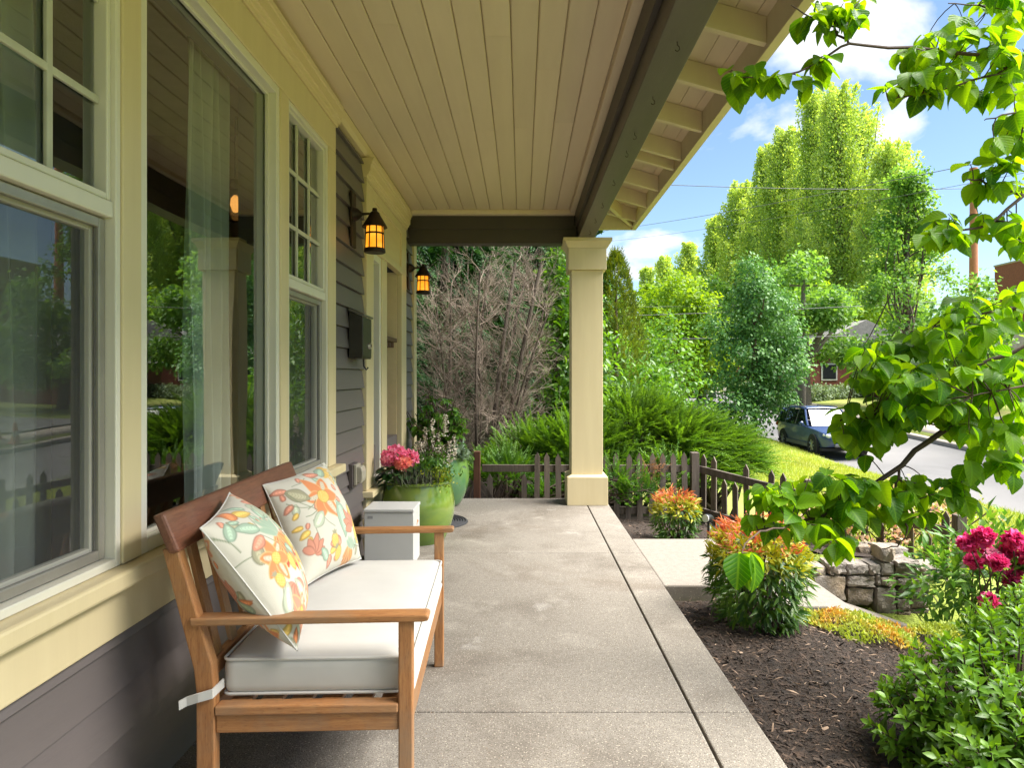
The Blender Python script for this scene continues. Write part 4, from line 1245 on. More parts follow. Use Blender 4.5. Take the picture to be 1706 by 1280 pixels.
pillow('throw_pillow', 'floral cream pillow slumped at the near armrest of the bench',
       [(-.585, 1.800, .485), (-.672, 2.110, .498), (-.895, 2.115, .845), (-.838, 1.800, .805)], itA, 2, .105)
pillow('throw_pillow', 'floral cream pillow with large orange flower leaning mid-bench',
       [(-.748, 2.365, .478), (-.632, 2.720, .482), (-.800, 2.800, .850), (-.925, 2.470, .812)], itB, 7)

# ------------------------------------------------------------------ glazed pots and their plants
def pot(loc, h, rmax, rrim, rbase, mat, label):
    e = empty('flower_pot', loc, label, 'pot', 'glazed green porch pots')
    pr = []
    for t in np.linspace(0, 1, 15):
        r = rbase + (rmax - rbase) * math.sin(min(1, t / .62) * math.pi / 2) ** .9 if t < .62 else rmax + (rrim - rmax) * ((t - .62) / .38) ** 1.6
        pr.append((r, h * t))
    pr = [(.0, 0.0), (rbase * .97, 0.0)] + pr + [(rrim + .012, h + .004), (rrim + .014, h + .014), (rrim + .004, h + .022), (rrim - .018, h + .018), (rrim - .026, h - .01), (rrim - .02, h - .05)]
    MB().lathe(pr, loc, 56).build('body', mat, e, smooth=True, angle=60)
    MB().lathe([(rrim - .021, h - .035), (rrim * .5, h - .02), (0, h - .015)], loc, 30).build('soil', 'soil', e, smooth=True)
    return e
P1, P2 = (-.760, 5.07, 0.0), (-.752, 6.47, 0.0)
pot(P1, .425, .268, .238, .19, 'glaze', 'lime green glazed pot with pink blooms beside the white box')
pot(P2, .44, .262, .235, .17, 'glaze_blue', 'blue-green glazed pot with leafy shrub near the end of the porch')
def ball(rng, c, r, n, L, asp=.8, T=T_DIA, flat=1.0):
    d = rdir(rng, n)
    P = np.array(c) + d * np.array([r, r, r * flat]) * (.75 + .25 * rng.random(n))[:, None]
    return scatter(P, unit(d + rdir(rng, n) * .6), d, L * (.7 + .6 * rng.random(n)), L * asp, T, rng=rng)
rng = np.random.default_rng(21)
# pink hydrangea
hy = empty('hydrangea', (-.88, 4.98, .40), 'pink hydrangea with dark leaves in the lime green pot', 'flower')
m = MB()
heads = [((-.905, 4.93, .640), .075, 'petal_pink'), ((-.810, 4.97, .615), .058, 'petal_pink'), ((-.838, 4.90, .585), .045, 'petal_coral'), ((-.955, 4.98, .60), .045, 'petal_pink')]
for c, r, mt_ in heads:
    m.tube(limb(rng, (-.87, 5.0, .40), c, .1), .004, 5)
    b = empty  # noqa
    leaves_obj('bloom', [ball(rng, c, r, 260, .030, .9, T_DIA, .72)], mt_, hy)
m.build('stems', 'twig', hy)
n = 60
a = rng.random(n) * 6.283
P = np.stack([-.885 + .08 * np.cos(a), 4.96 + .08 * np.sin(a), .43 + .13 * rng.random(n)], 1)
D = np.stack([np.cos(a), np.sin(a) - .2, rng.normal(size=n) * .25 - .15], 1)
leaves_obj('leaves', [scatter(P, D, unit(np.array([0, 0, 1.]) + rdir(rng, n) * .3), .105, .07, T_LEAF, rng=rng)], 'leaf_dark', hy, kind='stuff')
# fine lavender-like plant and lime foliage
lv = empty('lavender', (-.74, 4.95, .40), 'grey-purple lavender tuft at the front rim of the lime pot', 'plant')
n = 420
P = np.stack([-.745 + .07 * rng.normal(size=n), 4.93 + .06 * rng.normal(size=n), .42 + .02 * rng.random(n)], 1)
D = np.stack([rng.normal(size=n) * .35, rng.normal(size=n) * .35, np.ones(n)], 1)
leaves_obj('leaves', [scatter(P, D, rdir(rng, n), .05 + .10 * rng.random(n), .008, T_LANCE, rng=rng)], 'leaf_purple', lv, kind='stuff')
sp = empty('spurge', (-.63, 4.98, .40), 'lime yellow trailing foliage at the open side of the lime pot', 'plant')
leaves_obj('leaves', [
    (lambda P: scatter(P, unit(rdir(rng, len(P)) + np.array([.3, -.3, .5])), rdir(rng, len(P)), .022, .014, T_DIA, rng=rng))(
        np.array([-.615, 4.95, .47]) + rng.normal(size=(520, 3)) * np.array([.055, .05, .038]))], 'leaf_lime', sp, kind='stuff')
gf = empty('fern', (-.70, 5.10, .40), 'mid green fine foliage filling the back of the lime pot', 'plant')
leaves_obj('leaves', [
    (lambda P: scatter(P, unit(rdir(rng, len(P)) + np.array([.1, -.2, .8])), rdir(rng, len(P)), .040, .017, T_LANCE, rng=rng))(
        np.array([-.70, 5.06, .52]) + rng.normal(size=(900, 3)) * np.array([.085, .07, .06]))], 'leaf_glossy', gf, kind='stuff')
# white flower spikes
spk = empty('white_flower_spikes', (-.72, 5.14, .40), 'cream white flower spikes rising from the lime green pot', 'flower')
pp = []
m = MB()
for (xx, yy, dz) in ((742, 690, .10), (708, 714, .1), (721, 700, .1), (702, 735, .08), (731, 722, .1), (737, 742, .08), (750, 735, .14), (757, 728, .13), (745, 752, .08), (720, 742, .08), (694, 738, .08)):
    d_ = 5.16 + rng.normal() * .05
    top = px(xx, yy, d_)
    if xx < 745:
        top[2] += 0.0
    b0 = np.array([-.73 + rng.normal() * .05, 5.12, .42])
    m.tube(limb(rng, b0, top, .05), .0028, 4)
    t_ = rng.random(70)
    q = top - np.array([0, 0, 1.0]) * (t_ * .16)[:, None] + rng.normal(size=(70, 3)) * .008
    pp.append(scatter(q, unit(rdir(rng, 70) + [0, 0, .4]), rdir(rng, 70), .017, .014, T_DIA, rng=rng))
m.build('stems', 'twig', spk)
leaves_obj('flowers', pp, 'spike_white', spk, kind='stuff')
# shrub in the second pot
hs = empty('potted_shrub', (P2[0], P2[1], .42), 'leafy green hydrangea shrub in the blue-green pot', 'shrub')
m = MB()
pp = []
for k in range(62):
    a = rng.random() * 6.283
    rr = .08 + .20 * rng.random()
    tip = np.array([P2[0] - .04 + rr * math.cos(a) * 1.05, P2[1] - .02 + rr * math.sin(a), .66 + .42 * (1 - (rr / .33) ** 2) * rng.random() + .10])
    ax = limb(rng, (P2[0] + .04 * math.cos(a), P2[1] + .04 * math.sin(a), .42), tip, .15)
    m.tube(ax, list(np.linspace(.006, .003, 6)), 4)
    nl = 15
    tt = .35 + .65 * rng.random(nl)
    base = np.array([ax[min(5, int(t * 5))] for t in tt])
    D = unit(np.stack([rng.normal(size=nl), rng.normal(size=nl), -.55 + .3 * rng.normal(size=nl)], 1) + np.array([math.cos(a), math.sin(a), 0]) * .5)
    pp.append(scatter(base, D, unit(np.array([0, 0, 1.]) + rdir(rng, nl) * .35), .088 * (.6 + .6 * rng.random(nl)), .056 * (.6 + .6 * rng.random(nl)), T_LEAF, rng=rng))
m.build('stems', 'twig', hs)
leaves_obj('leaves', pp, 'leaf_rhodo', hs, kind='stuff')
dm = empty('dusty_miller', (P2[0] + .17, P2[1] - .12, .42), 'grey-green rosette plant spilling at the right of the blue-green pot', 'plant')
n = 130
c = np.array([P2[0] + .155, P2[1] - .12, .47])
D = unit(rdir(rng, n) + np.array([.25, -.2, .7]))
leaves_obj('leaves', [scatter(c + rng.normal(size=(n, 3)) * .035, D, unit(np.array([0, 0, 1.]) + rdir(rng, n) * .4), .12 * (.6 + .6 * rng.random(n)), .030, T_LANCE, rng=rng)], 'leaf_silver', dm, kind='stuff')
# ------------------------------------------------------------------ picket fence
fe = empty('picket_fence', (1.0, 7.3, -.3), 'weathered grey picket fence behind the porch and around the garden bed', 'fence')
def picket_mesh(h, w=.058, t=.018):
    m = MB()
    a = w / 2
    m.prism([(-a, 0), (a, 0), (a, h - .055), (0, h), (-a, h - .055)], -t / 2, t / 2, 'y')
    me = bpy.data.meshes.new('picket')
    me.from_pydata(m.v, [], m.f)
    me.materials.append(MATS['fence_wood'])
    return me
pk_t, pk_s = picket_mesh(.74), picket_mesh(.53)
FO = wloc(fe)
r_ = random.Random(4)
FY = 7.30
def rail(p, q, h=.075, t=.034):
    p, q = np.array(p, float), np.array(q, float)
    d = q - p
    s_ = unit(np.array([-d[1], d[0], 0.0])) * t / 2
    u = np.array([0, 0, h])
    MB().hexa([p - s_, q - s_, q + s_, p + s_, p - s_ + u, q - s_ + u, q + s_ + u, p + s_ + u]).build('rail', 'fence_wood', fe, bevel=0.003)
rail((-.42, FY, .195), (1.80, FY, .190)); rail((-.42, FY, -.245), (1.80, FY, -.250))
xx, k = -.33, 0
while xx < 1.74:
    short = k in (0, 1, 2, 3)
    if k == 1:
        link('picket', pk_s, fe, np.array([xx + .04, FY - .027, -.33]) - FO, (0, R(-33), 0))
    elif k != 2:
        link('picket', pk_s if short else pk_t, fe, np.array([xx + r_.uniform(-.006, .006), FY - .027, -.34 + r_.uniform(-.012, .012)]) - FO, (0, R(r_.uniform(-1.2, 1.2)), 0))
    xx += .121; k += 1
MB().box(-.505, -.435, FY - .06, FY + .01, -.35, .415).build('post', 'post_wood', fe, bevel=0.004)
MB().box(1.79, 1.87, FY - .04, FY + .05, -.45, .40).build('post', 'fence_wood', fe, bevel=0.004)
A, B = np.array([1.84, 7.38, .19]), np.array([3.55, 5.60, -.12])
rail(A, B); rail(A - [0, 0, .44], B - [0, 0, .44])
d2 = unit((B - A)[:2]); ang2 = math.atan2(d2[1], d2[0])
Ls = np.linalg.norm((B - A)[:2]); t_ = .10
while t_ < Ls:
    p = A + (B - A) * (t_ / Ls)
    nrm = np.array([d2[1], -d2[0], 0]) * .027
    link('picket', pk_t if r_.random() < .45 else pk_s, fe, p - nrm + np.array([0, 0, -.54]) - FO, (0, R(r_.uniform(-1.5, 1.5)), ang2))
    t_ += .125
for f_ in (.5, 1.0):
    p = A + (B - A) * f_
    MB().box(p[0] - .04, p[0] + .04, p[1] - .04, p[1] + .04, p[2] - .75, p[2] + .2).build('post', 'fence_wood', fe, bevel=0.004)

# ------------------------------------------------------------------ dry stone wall beside the path
sw = empty('stone_wall', (2.6, 5.28, -.5), 'low dry-stacked grey stone retaining wall beside the garden path', 'wall')
def stone(x0, x1, z0, z1, y0, dep, seed):
    m = MB()
    nn = 4
    cx, cy, cz = (x0 + x1) / 2, y0 + dep / 2, (z0 + z1) / 2
    hx, hy, hz = (x1 - x0) / 2 * .985, dep / 2, (z1 - z0) / 2 * .97
    vs, idx, fs = [], {}, []
    def vid(i, j, k):
        key = (i, j, k)
        if key not in idx:
            p = np.array([i, j, k], float) / nn * 2 - 1
            q = p * (1 - .10 * (np.sort(np.abs(p))[1]) ** 6)
            w = Vector((p[0] * 1.9 + seed * 7.1, p[1] * 1.9, p[2] * 1.9))
            d = np.array([noise.noise(w), noise.noise(w + Vector((9, 0, 0))), noise.noise(w + Vector((0, 9, 0)))]) * np.array([.016, .040, .012])
            idx[key] = len(vs)
            vs.append((cx + q[0] * hx + d[0], cy + q[1] * hy + d[1], cz + q[2] * hz + d[2]))
        return idx[key]
    for a in range(nn):
        for b in range(nn):
            for lo in (0, nn):
                q = [(lo, a, b), (lo, a + 1, b), (lo, a + 1, b + 1), (lo, a, b + 1)]
                fs.append(tuple(vid(*c) for c in (q if lo else q[::-1])))
                q = [(a, lo, b), (a + 1, lo, b), (a + 1, lo, b + 1), (a, lo, b + 1)]
                fs.append(tuple(vid(*c) for c in (q[::-1] if lo else q)))
                q = [(a, b, lo), (a + 1, b, lo), (a + 1, b + 1, lo), (a, b + 1, lo)]
                fs.append(tuple(vid(*c) for c in (q if lo else q[::-1])))
    m.add(vs, fs).build('stone', 'stone', sw, smooth=True, angle=38)
st = [(60, 140, 470, 545), (20, 100, 548, 640), (140, 255, 460, 556), (256, 392, 430, 518), (150, 392, 520, 712), (393, 608, 524, 612), (397, 600, 614, 752), (604, 758, 602, 812), (640, 757, 533, 600), (612, 640, 520, 600),
      (645, 745, 430, 530), (560, 644, 440, 520), (394, 560, 440, 522), (652, 745, 318, 428), (742, 928, 408, 468), (745, 942, 462, 545), (760, 956, 547, 606), (768, 972, 607, 692),
      (760, 860, 694, 780), (862, 1002, 680, 770), (864, 1012, 772, 812), (760, 862, 782, 815), (945, 1010, 560, 680), (930, 1000, 470, 556)]
for i, (a, b, c, d) in enumerate(st):
    p, q = px(1320 + a / 4.42, 840 + d / 4.42, 5.2), px(1320 + b / 4.42, 840 + c / 4.42, 5.2)
    rr = random.Random(i)
    stone(p[0], q[0], p[2], q[2], 5.17 + rr.uniform(-.012, .02), .17 + rr.uniform(0, .05), i)
MB().box(2.02, 3.06, 5.36, 5.42, -.75, -.22).build('backing', 'soil', sw)
for i, (xx, yy, s_) in enumerate(((2.98, 5.62, .12), (2.86, 5.75, .10), (3.1, 5.8, .11), (3.16, 5.42, .09))):
    stone(xx - s_, xx + s_, G(xx, yy) - .05, G(xx, yy) + s_ * .9, yy - s_, 2 * s_, 40 + i)

# ------------------------------------------------------------------ small garden plants
rng = np.random.default_rng(77)
def gp_at(x, y):
    return G(x, y) + .02
def nandina(x, y, w, h, label, n_low, n_mid, n_top):
    z0 = gp_at(x, y)
    e = empty('nandina', (x, y, z0 - .02), label, 'shrub', 'heavenly bamboo shrubs in the mulch')
    m = MB()
    for k in range(26):
        a = rng.random() * 6.283
        rr = rng.random() ** .6
        m.tube(limb(rng, (x + .05 * math.cos(a), y + .05 * math.sin(a), z0 - .02), (x + rr * w * .42 * math.cos(a), y + rr * w * .42 * math.sin(a), z0 + h * (.55 + .35 * rng.random())), .1), .0035, 4)
    m.build('stems', 'twig', e)
    def shell(n, zlo, zhi, L, wd, up, name, mat, out=1.0):
        a = rng.random(n) * 6.283
        t = zlo + (zhi - zlo) * rng.random(n)
        prof = np.sin(np.clip(.18 + .62 * t, 0, 1) * math.pi) ** .7
        rr = (.45 + .55 * rng.random(n) ** .5) * prof * w / 2 * out
        P = np.stack([x + rr * np.cos(a), y + rr * np.sin(a), z0 + t * h], 1)
        # leaflets in threes
        P = np.repeat(P, 3, 0) + rng.normal(size=(n * 3, 3)) * .012
        O = np.repeat(np.stack([np.cos(a), np.sin(a), np.zeros(n)], 1), 3, 0)
        D = unit(O * .9 + rdir(rng, 3 * n) * .75 + np.array([0, 0, up]))
        leaves_obj(name, [scatter(P, D, unit(O + np.array([0, 0, .6]) + rdir(rng, 3 * n) * .4), L * (.6 + .8 * rng.random(3 * n)), wd, T_LANCE, rng=rng)], mat, e, kind='stuff')
    shell(n_low, .0, .72, .062, .019, -.55, 'green_leaves', 'nandina_low')
    shell(n_mid, .58, .92, .055, .016, .25, 'yellow_leaves', 'nandina_mid')
    shell(n_top, .80, 1.04, .050, .012, .65, 'red_leaves', 'nandina_top', 1.05)
    return e
nandina(1.24, 3.62, .50, .50, 'heavenly bamboo with red tips and dense green base beside the path', 620, 340, 150)
nandina(1.275, 5.72, .37, .37, 'small red and yellow tipped heavenly bamboo by the picket fence', 230, 200, 100)
def sedum(name, x0, x1, y0, y1, label, n):
    P = np.stack([x0 + (x1 - x0) * rng.random(n), y0 + (y1 - y0) * rng.random(n), np.zeros(n)], 1)
    cx, cy = (x0 + x1) / 2, (y0 + y1) / 2
    q = ((P[:, 0] - cx) / (x1 - x0) * 2) ** 2 + ((P[:, 1] - cy) / (y1 - y0) * 2) ** 2
    P = P[q < .75 + .35 * rng.random(n)]
    n = len(P)
    q = ((P[:, 0] - cx) / (x1 - x0) * 2) ** 2 + ((P[:, 1] - cy) / (y1 - y0) * 2) ** 2
    P[:, 2] = [gp_at(a, b) + .012 + bump(a * 2, b * 2, .04) for a, b in P[:, :2]]
    P[:, 2] += .085 * np.maximum(0, 1 - q) * (.4 + .6 * rng.random(n))
    tn = np.array([.5 + .9 * noise.noise(Vector((a * 5, b * 5, 3))) for a, b in P[:, :2]]) * .7 + .3 * rng.random(n)
    D = unit(rdir(rng, n) + np.array([0, 0, 1.1]))
    o = leaves_obj(name, [scatter(P, D, rdir(rng, n), .026 * (.6 + .8 * rng.random(n)), .012, T_DIA, np.clip(tn, 0, 1))], 'sedum', None, kind='stuff')
    tag(o, label, 'ground cover')
sedum('sedum', 1.52, 2.16, 3.52, 3.96, 'yellow-green sedum mat edging the path next to the heavenly bamboo', 4200)
sedum('sedum', 2.18, 2.78, 3.70, 4.08, 'orange-tinged sedum mat below the stone wall', 4200)
# solar spot light
sp_ = empty('garden_spotlight', (1.525, 5.64, -.1), 'small black garden spotlight on a stake in the mulch', 'light')
MB().tube([(1.525, 5.64, -.14), (1.525, 5.64, .02)], .008, 8).build('stake', 'black_plastic', sp_)
MB().tube([(1.57, 5.70, .025), (1.545, 5.66, .035), (1.50, 5.60, .05), (1.49, 5.585, .052)], [.022, .034, .036, .03], 14).build('lamp_head', 'black_plastic', sp_, smooth=True)
MB().tube([(1.4895, 5.584, .052), (1.485, 5.58, .053)], .031, 14).build('lens', 'lamp_lens', sp_)
MB().hexa([(1.53, 5.60, -.0), (1.63, 5.66, -.04), (1.60, 5.72, -.04), (1.51, 5.66, 0), (1.53, 5.60, .006), (1.63, 5.66, -.034), (1.60, 5.72, -.034), (1.51, 5.66, .006)]).build('solar_panel', 'black_plastic', sp_)
# silver-leaved plant
ls = empty('lambs_ear', (1.92, 5.95, gp_at(1.92, 5.95)), 'grey-green low plant at the foot of the fence', 'plant')
n = 260
P = np.array([1.92, 5.95, gp_at(1.92, 5.95) + .05]) + rng.normal(size=(n, 3)) * np.array([.10, .08, .035])
leaves_obj('leaves', [scatter(P, unit(rdir(rng, n) + [0, 0, .6]), rdir(rng, n), .055, .026, T_LEAF, rng=rng)], 'leaf_silver', ls, kind='stuff')

def leaf_parts(e, P, D, Nn, L, Wd, meshes, name='leaf'):
    """each leaf an object of its own, sharing a few meshes"""
    P, D = np.asarray(P), unit(np.asarray(D))
    X = unit(np.cross(D, Nn)); Z = np.cross(X, D)
    o0 = wloc(e)
    rr = random.Random(8)
    for i in range(len(P)):
        M = Matrix(((X[i][0], D[i][0], Z[i][0]), (X[i][1], D[i][1], Z[i][1]), (X[i][2], D[i][2], Z[i][2])))
        link(name, rr.choice(meshes), e, P[i] - o0, M.to_euler(), (Wd[i], L[i], L[i]))
def template_mesh(name, T, mat):
    return np_mesh(name, T[0], T[1], None, [mat], smooth=True)
# bushy evergreen shrubs at the right: whorls of narrow leaves at the shoot tips
def whorl_shrub(label, blobs, base, n_sh, npl, L, wd, parts=0, group='bright green shrubs by the bed'):
    e = empty('evergreen_shrub', base, label, 'shrub', group)
    b = np.array(blobs, float)
    idx = rng.integers(len(b), size=n_sh)
    d = rdir(rng, n_sh)
    d[:, 2] = np.abs(d[:, 2]) * np.where(rng.random(n_sh) < .8, 1, -.5)
    T_ = b[idx, :3] + d * b[idx, 3:] * (.55 + .45 * rng.random(n_sh) ** .5)[:, None]
    O = unit(d + np.array([0, 0, .5]))
    m = MB()
    for p, o_ in zip(T_, O):
        q = np.array(base) + (p - np.array(base)) * .35
        m.tube([np.array(base) + (rng.random(3) - .5) * [.08, .08, 0], q, p - o_ * .05, p], [.006, .004, .003, .002], 4)
    m.build('stems', 'twig', e)
    P = np.repeat(T_, npl, 0); OO = np.repeat(O, npl, 0)
    n = len(P)
    k = np.tile(np.arange(npl), n_sh)
    a = k * 2.4 + np.repeat(rng.random(n_sh) * 6.283, npl)
    ref = unit(np.cross(OO, np.array([.3, .9, .2]))); ref2 = np.cross(OO, ref)
    lev = (k / npl)
    rad = ref * np.cos(a)[:, None] + ref2 * np.sin(a)[:, None]
    P = P - OO * (lev * .075)[:, None]
    D = unit(rad * (.45 + .75 * lev)[:, None] + OO * (.9 - .75 * lev)[:, None])
    Nn = unit(OO * .8 - rad * .5 + rdir(rng, n) * .15)
    Lr = L * (.55 + .55 * lev) * (.85 + .3 * rng.random(n)); Wr = np.full(n, wd) * (.8 + .4 * rng.random(n))
    if parts:
        score = -P[:, 1] * 1.0 + P[:, 2] * .6
        order = np.argsort(-score)
        a_, b_ = order[:parts], order[parts:]
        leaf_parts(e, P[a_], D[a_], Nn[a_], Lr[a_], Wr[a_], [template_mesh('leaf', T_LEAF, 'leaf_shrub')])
    else:
        b_ = np.arange(n)
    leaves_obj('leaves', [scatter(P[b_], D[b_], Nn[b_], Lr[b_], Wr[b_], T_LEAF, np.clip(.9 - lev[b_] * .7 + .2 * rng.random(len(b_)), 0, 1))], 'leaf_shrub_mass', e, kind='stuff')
    return e
whorl_shrub('bright green whorled evergreen shrub in the mulch nearest the porch slab', [(1.36, 2.30, .02, .20, .22, .20), (1.50, 2.28, .12, .26, .26, .22), (1.72, 2.05, .10, .28, .26, .22), (1.78, 2.45, .14, .25, .25, .24), (1.42, 2.05, .02, .2, .2, .2), (1.62, 2.15, -.02, .32, .25, .2)], (1.60, 2.25, gp_at(1.6, 2.25)), 390, 11, .062, .021, 300)
whorl_shrub('smaller bright green evergreen shrub between the mulch and the peony', [(2.18, 3.10, .00, .22, .22, .20), (2.42, 3.2, .03, .25, .25, .22), (2.3, 3.05, -.10, .3, .25, .2)], (2.28, 3.12, gp_at(2.28, 3.12)), 170, 10, .055, .019)
whorl_shrub('broad bright green shrub beyond the small evergreen', [(2.75, 3.6, -.15, .3, .3, .25), (3.0, 3.3, -.1, .35, .3, .28)], (2.85, 3.5, gp_at(2.85, 3.5)), 130, 10, .06, .02)
# peony
pe = empty('peony', (3.25, 4.95, gp_at(3.25, 4.95) - .15), 'magenta double peony clump beside the stone wall', 'flower')
fl = [(1637, 895, .105, 'petal_magenta'), (1612, 905, .06, 'petal_magenta'), (1688, 900, .085, 'petal_magenta'), (1676, 918, .075, 'petal_magenta'), (1622, 935, .05, 'petal_magenta'), (1655, 930, .08, 'petal_palepink'),
      (1662, 938, .06, 'petal_magenta'), (1690, 965, .09, 'petal_magenta'), (1700, 940, .085, 'petal_magenta'), (1648, 1003, .055, 'petal_magenta'), (1632, 918, .05, 'petal_magenta'), (1715, 925, .09, 'petal_magenta')]
m = MB()
cb = np.array([3.25, 4.95, gp_at(3.25, 4.95) - .15])
for (a, b, r, mt_) in fl:
    c = px(a, b, 4.55 + rng.normal() * .10)
    m.tube(limb(rng, cb + rng.normal(size=3) * [.12, .08, 0], c, .08), .005, 5)
    leaves_obj('bloom', [ball(rng, c, r * .42, 130, .045, 1.0, T_LEAF, .85), ball(rng, c, r * .25, 60, .035, 1.0, T_LEAF, .9)], mt_, pe)
for k in range(40):
    m.tube(limb(rng, cb + rng.normal(size=3) * [.1, .08, 0], cb + np.array([rng.normal() * .28, rng.normal() * .2, .25 + .35 * rng.random()]), .08), .004, 4)
m.build('stems', 'twig', pe)
pb = [(3.05, 4.75, -.22, .36, .28, .30), (3.35, 4.85, -.12, .36, .3, .32), (2.88, 4.85, -.32, .18, .18, .22), (3.55, 4.6, -.2, .35, .3, .35)]
P, O, tn = clump_points(rng, pb, 170, 9, .055, .5)
n = len(P)
leaves_obj('leaves', [scatter(P, unit(O * .8 + rdir(rng, n) * .6 + [0, 0, .1]), unit(np.array([0, 0, 1.]) + rdir(rng, n) * .5), .105 * (.6 + .6 * rng.random(n)), .036, T_LANCE, rng=rng)], 'leaf_rhodo', pe, kind='stuff')
# azalea in flower behind the wall
az = empty('azalea', (3.3, 6.1, gp_at(3.3, 6.1)), 'peach and cream flowering azalea above the stone wall', 'shrub')
ab_ = [(3.0, 6.0, -.05, .35, .3, .25), (3.5, 6.1, -.05, .4, .35, .28), (3.9, 6.3, -.2, .4, .3, .3), (2.75, 6.1, -.1, .25, .25, .2)]
P, O, tn = clump_points(rng, ab_, 220, 9, .05, .6); n = len(P)
leaves_obj('leaves', [scatter(P, unit(O + rdir(rng, n) * .8), unit(np.array([0, 0, 1.]) + rdir(rng, n) * .6), .045, .022, T_LANCE, rng=rng)], 'leaf_lime', az, kind='stuff')
P, O, tn = clump_points(rng, ab_, 120, 9, .04, .85); n = len(P)
leaves_obj('flowers', [scatter(P + [0, 0, .03], unit(O + rdir(rng, n) * .8), unit(O + rdir(rng, n) * .6), .040, .032, T_DIA, rng=rng)], 'petal_peach', az, kind='stuff')
m = MB()
for k in range(24):
    m.tube(limb(rng, (3.3 + rng.normal() * .3, 6.1 + rng.normal() * .1, gp_at(3.3, 6.1) - .06), (3.3 + rng.normal() * .5, 6.1 + rng.normal() * .2, .05), .1), .006, 4)
m.build('stems', 'twig', az)

# ------------------------------------------------------------------ junipers behind the fence
def juniper(label, base, blobs, n, mat, L=.42, K=24, side=.085, wid=.016, lean=(0, 0, .7), droop=.12, group='feathery junipers behind the fence'):
    e = empty('juniper', base, label, 'shrub', group)
    b = np.array(blobs, float)
    w = (b[:, 3] * b[:, 4] * b[:, 5]) ** .67
    idx = rng.choice(len(b), n, p=w / w.sum())
    d = rdir(rng, n); d[:, 2] = np.abs(d[:, 2]) - .25
    P = b[idx, :3] + d * b[idx, 3:] * (.45 + .5 * rng.random(n))[:, None]
    D = unit(d * .9 + np.array(lean) + rdir(rng, n) * .3)
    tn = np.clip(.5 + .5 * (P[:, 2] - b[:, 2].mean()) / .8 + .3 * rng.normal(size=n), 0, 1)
    m = MB()
    for k in range(40):
        i = rng.integers(n)
        m.tube(limb(rng, np.array(base) + rng.normal(size=3) * [.15, .1, 0], P[i], .1), list(np.linspace(.03, .006, 6)), 5)
    m.build('trunk', 'bark', e, smooth=True)
    leaves_obj('crown', [sprays(rng, P, D, L, K, side, wid, droop, tnt=tn)], mat, e)
    return e
j1 = juniper('broad feathery juniper spreading behind the porch column', (1.2, 8.4, -.5),
        [(.75, 8.3, .25, .75, .5, .62), (1.45, 8.6, .50, .55, .5, .64), (.2, 8.5, .10, .7, .45, .62), (1.1, 8.0, -.05, .9, .35, .40), (-.35, 8.0, .02, .4, .3, .25), (1.8, 8.8, .55, .35, .4, .45)], 2300, 'leaf_juniper', .30, 28, .062, .013, (.12, -.1, .45), .2)
j2 = juniper('feathery juniper arching out towards the lawn beyond the fence corner', (2.2, 8.6, -.6),
        [(2.05, 8.5, .36, .45, .5, .50), (2.45, 8.6, .26, .42, .45, .40), (2.1, 8.2, .0, .55, .4, .36), (2.72, 8.6, .08, .30, .4, .36)], 1700, 'leaf_juniper', .32, 28, .062, .013, (.55, -.1, .35), .2)
juniper('low fresh green juniper shoots poking through the broken pickets', (-.2, 7.6, -.4), [(-.15, 7.62, .10, .32, .2, .28), (.85, 7.55, -.05, .35, .14, .25), (.3, 7.65, -.15, .3, .15, .2), (1.25, 7.1, -.08, .28, .12, .25), (.95, 7.2, .05, .2, .1, .2), (1.6, 7.5, .1, .25, .15, .3)], 420, 'leaf_juniper_dark', .22, 20, .06, .014, group='feathery junipers behind the fence')
# withered sprig hanging at the fence
c = px(1083, 790, 7.2); n = 26
ws = empty('dry_sprig', tuple(px(1083, 800, 7.2)), 'small withered brown juniper sprig caught on the picket fence', 'branch')
leaves_obj('needles', [sprays(rng, c + rng.normal(size=(n, 3)) * [.05, .03, .06], unit(rdir(rng, n) + [0, 0, .2]), .14, 14, .04, .008)], 'leaf_brown', ws)

# ------------------------------------------------------------------ bare brown shrub and dark conifer behind it
def twigs(m, p, d, L, r, depth, spread, up):
    pts = [p]
    n = 4
    for i in range(n):
        d = unit(d + rng.normal(size=3) * .14 + np.array([0, 0, up * .06]))
        p = p + d * L / n
        pts.append(p)
    m.tube(pts, list(np.linspace(r, r * .55, n + 1)), 4 if r < .01 else 6, cap=False)
    if depth == 0:
        return
    kids = 5 if depth > 1 else 6
    for k in range(kids):
        t = rng.uniform(.3, 1.0)
        q = pts[min(n, int(t * n))]
        nd = unit(d + rdir(rng, 1)[0] * spread + np.array([0, 0, up * .25]))
        twigs(m, q, nd, L * rng.uniform(.5, .72), r * .5, depth - 1, spread, up)
ds = empty('bare_shrub', (.0, 9.6, -.5), 'tall bare brown shrub with tangled dead twigs behind the fence', 'shrub')
mt_, mw = MB(), MB()
stems = [((-.55, 9.5, -.5), (-.06, 0, 1), 1.9, .022), ((-.25, 9.5, -.5), (.16, .0, 1), 2.2, .045), ((-.2, 9.7, -.5), (.22, .1, 1), 2.2, .035), ((-.2, 9.5, -.5), (.30, -.05, 1), 2.2, .040), ((-.9, 9.8, -.5), (.04, 0, 1), 2.0, .03),
         ((-.1, 9.8, -.5), (.34, .0, 1), 2.1, .03), ((-.45, 9.9, -.5), (.08, 0, 1), 2.3, .035), ((-.2, 9.4, -.4), (.36, -.1, .8), 1.7, .022), ((-.75, 9.4, -.4), (-.12, -.1, 1), 1.7, .02), ((-.4, 9.3, -.4), (.02, -.1, 1), 2.0, .025)]
stems = [((p[0] - .18, p[1], p[2]), (d[0] * .66, d[1], d[2]), L, r) for p, d, L, r in stems]
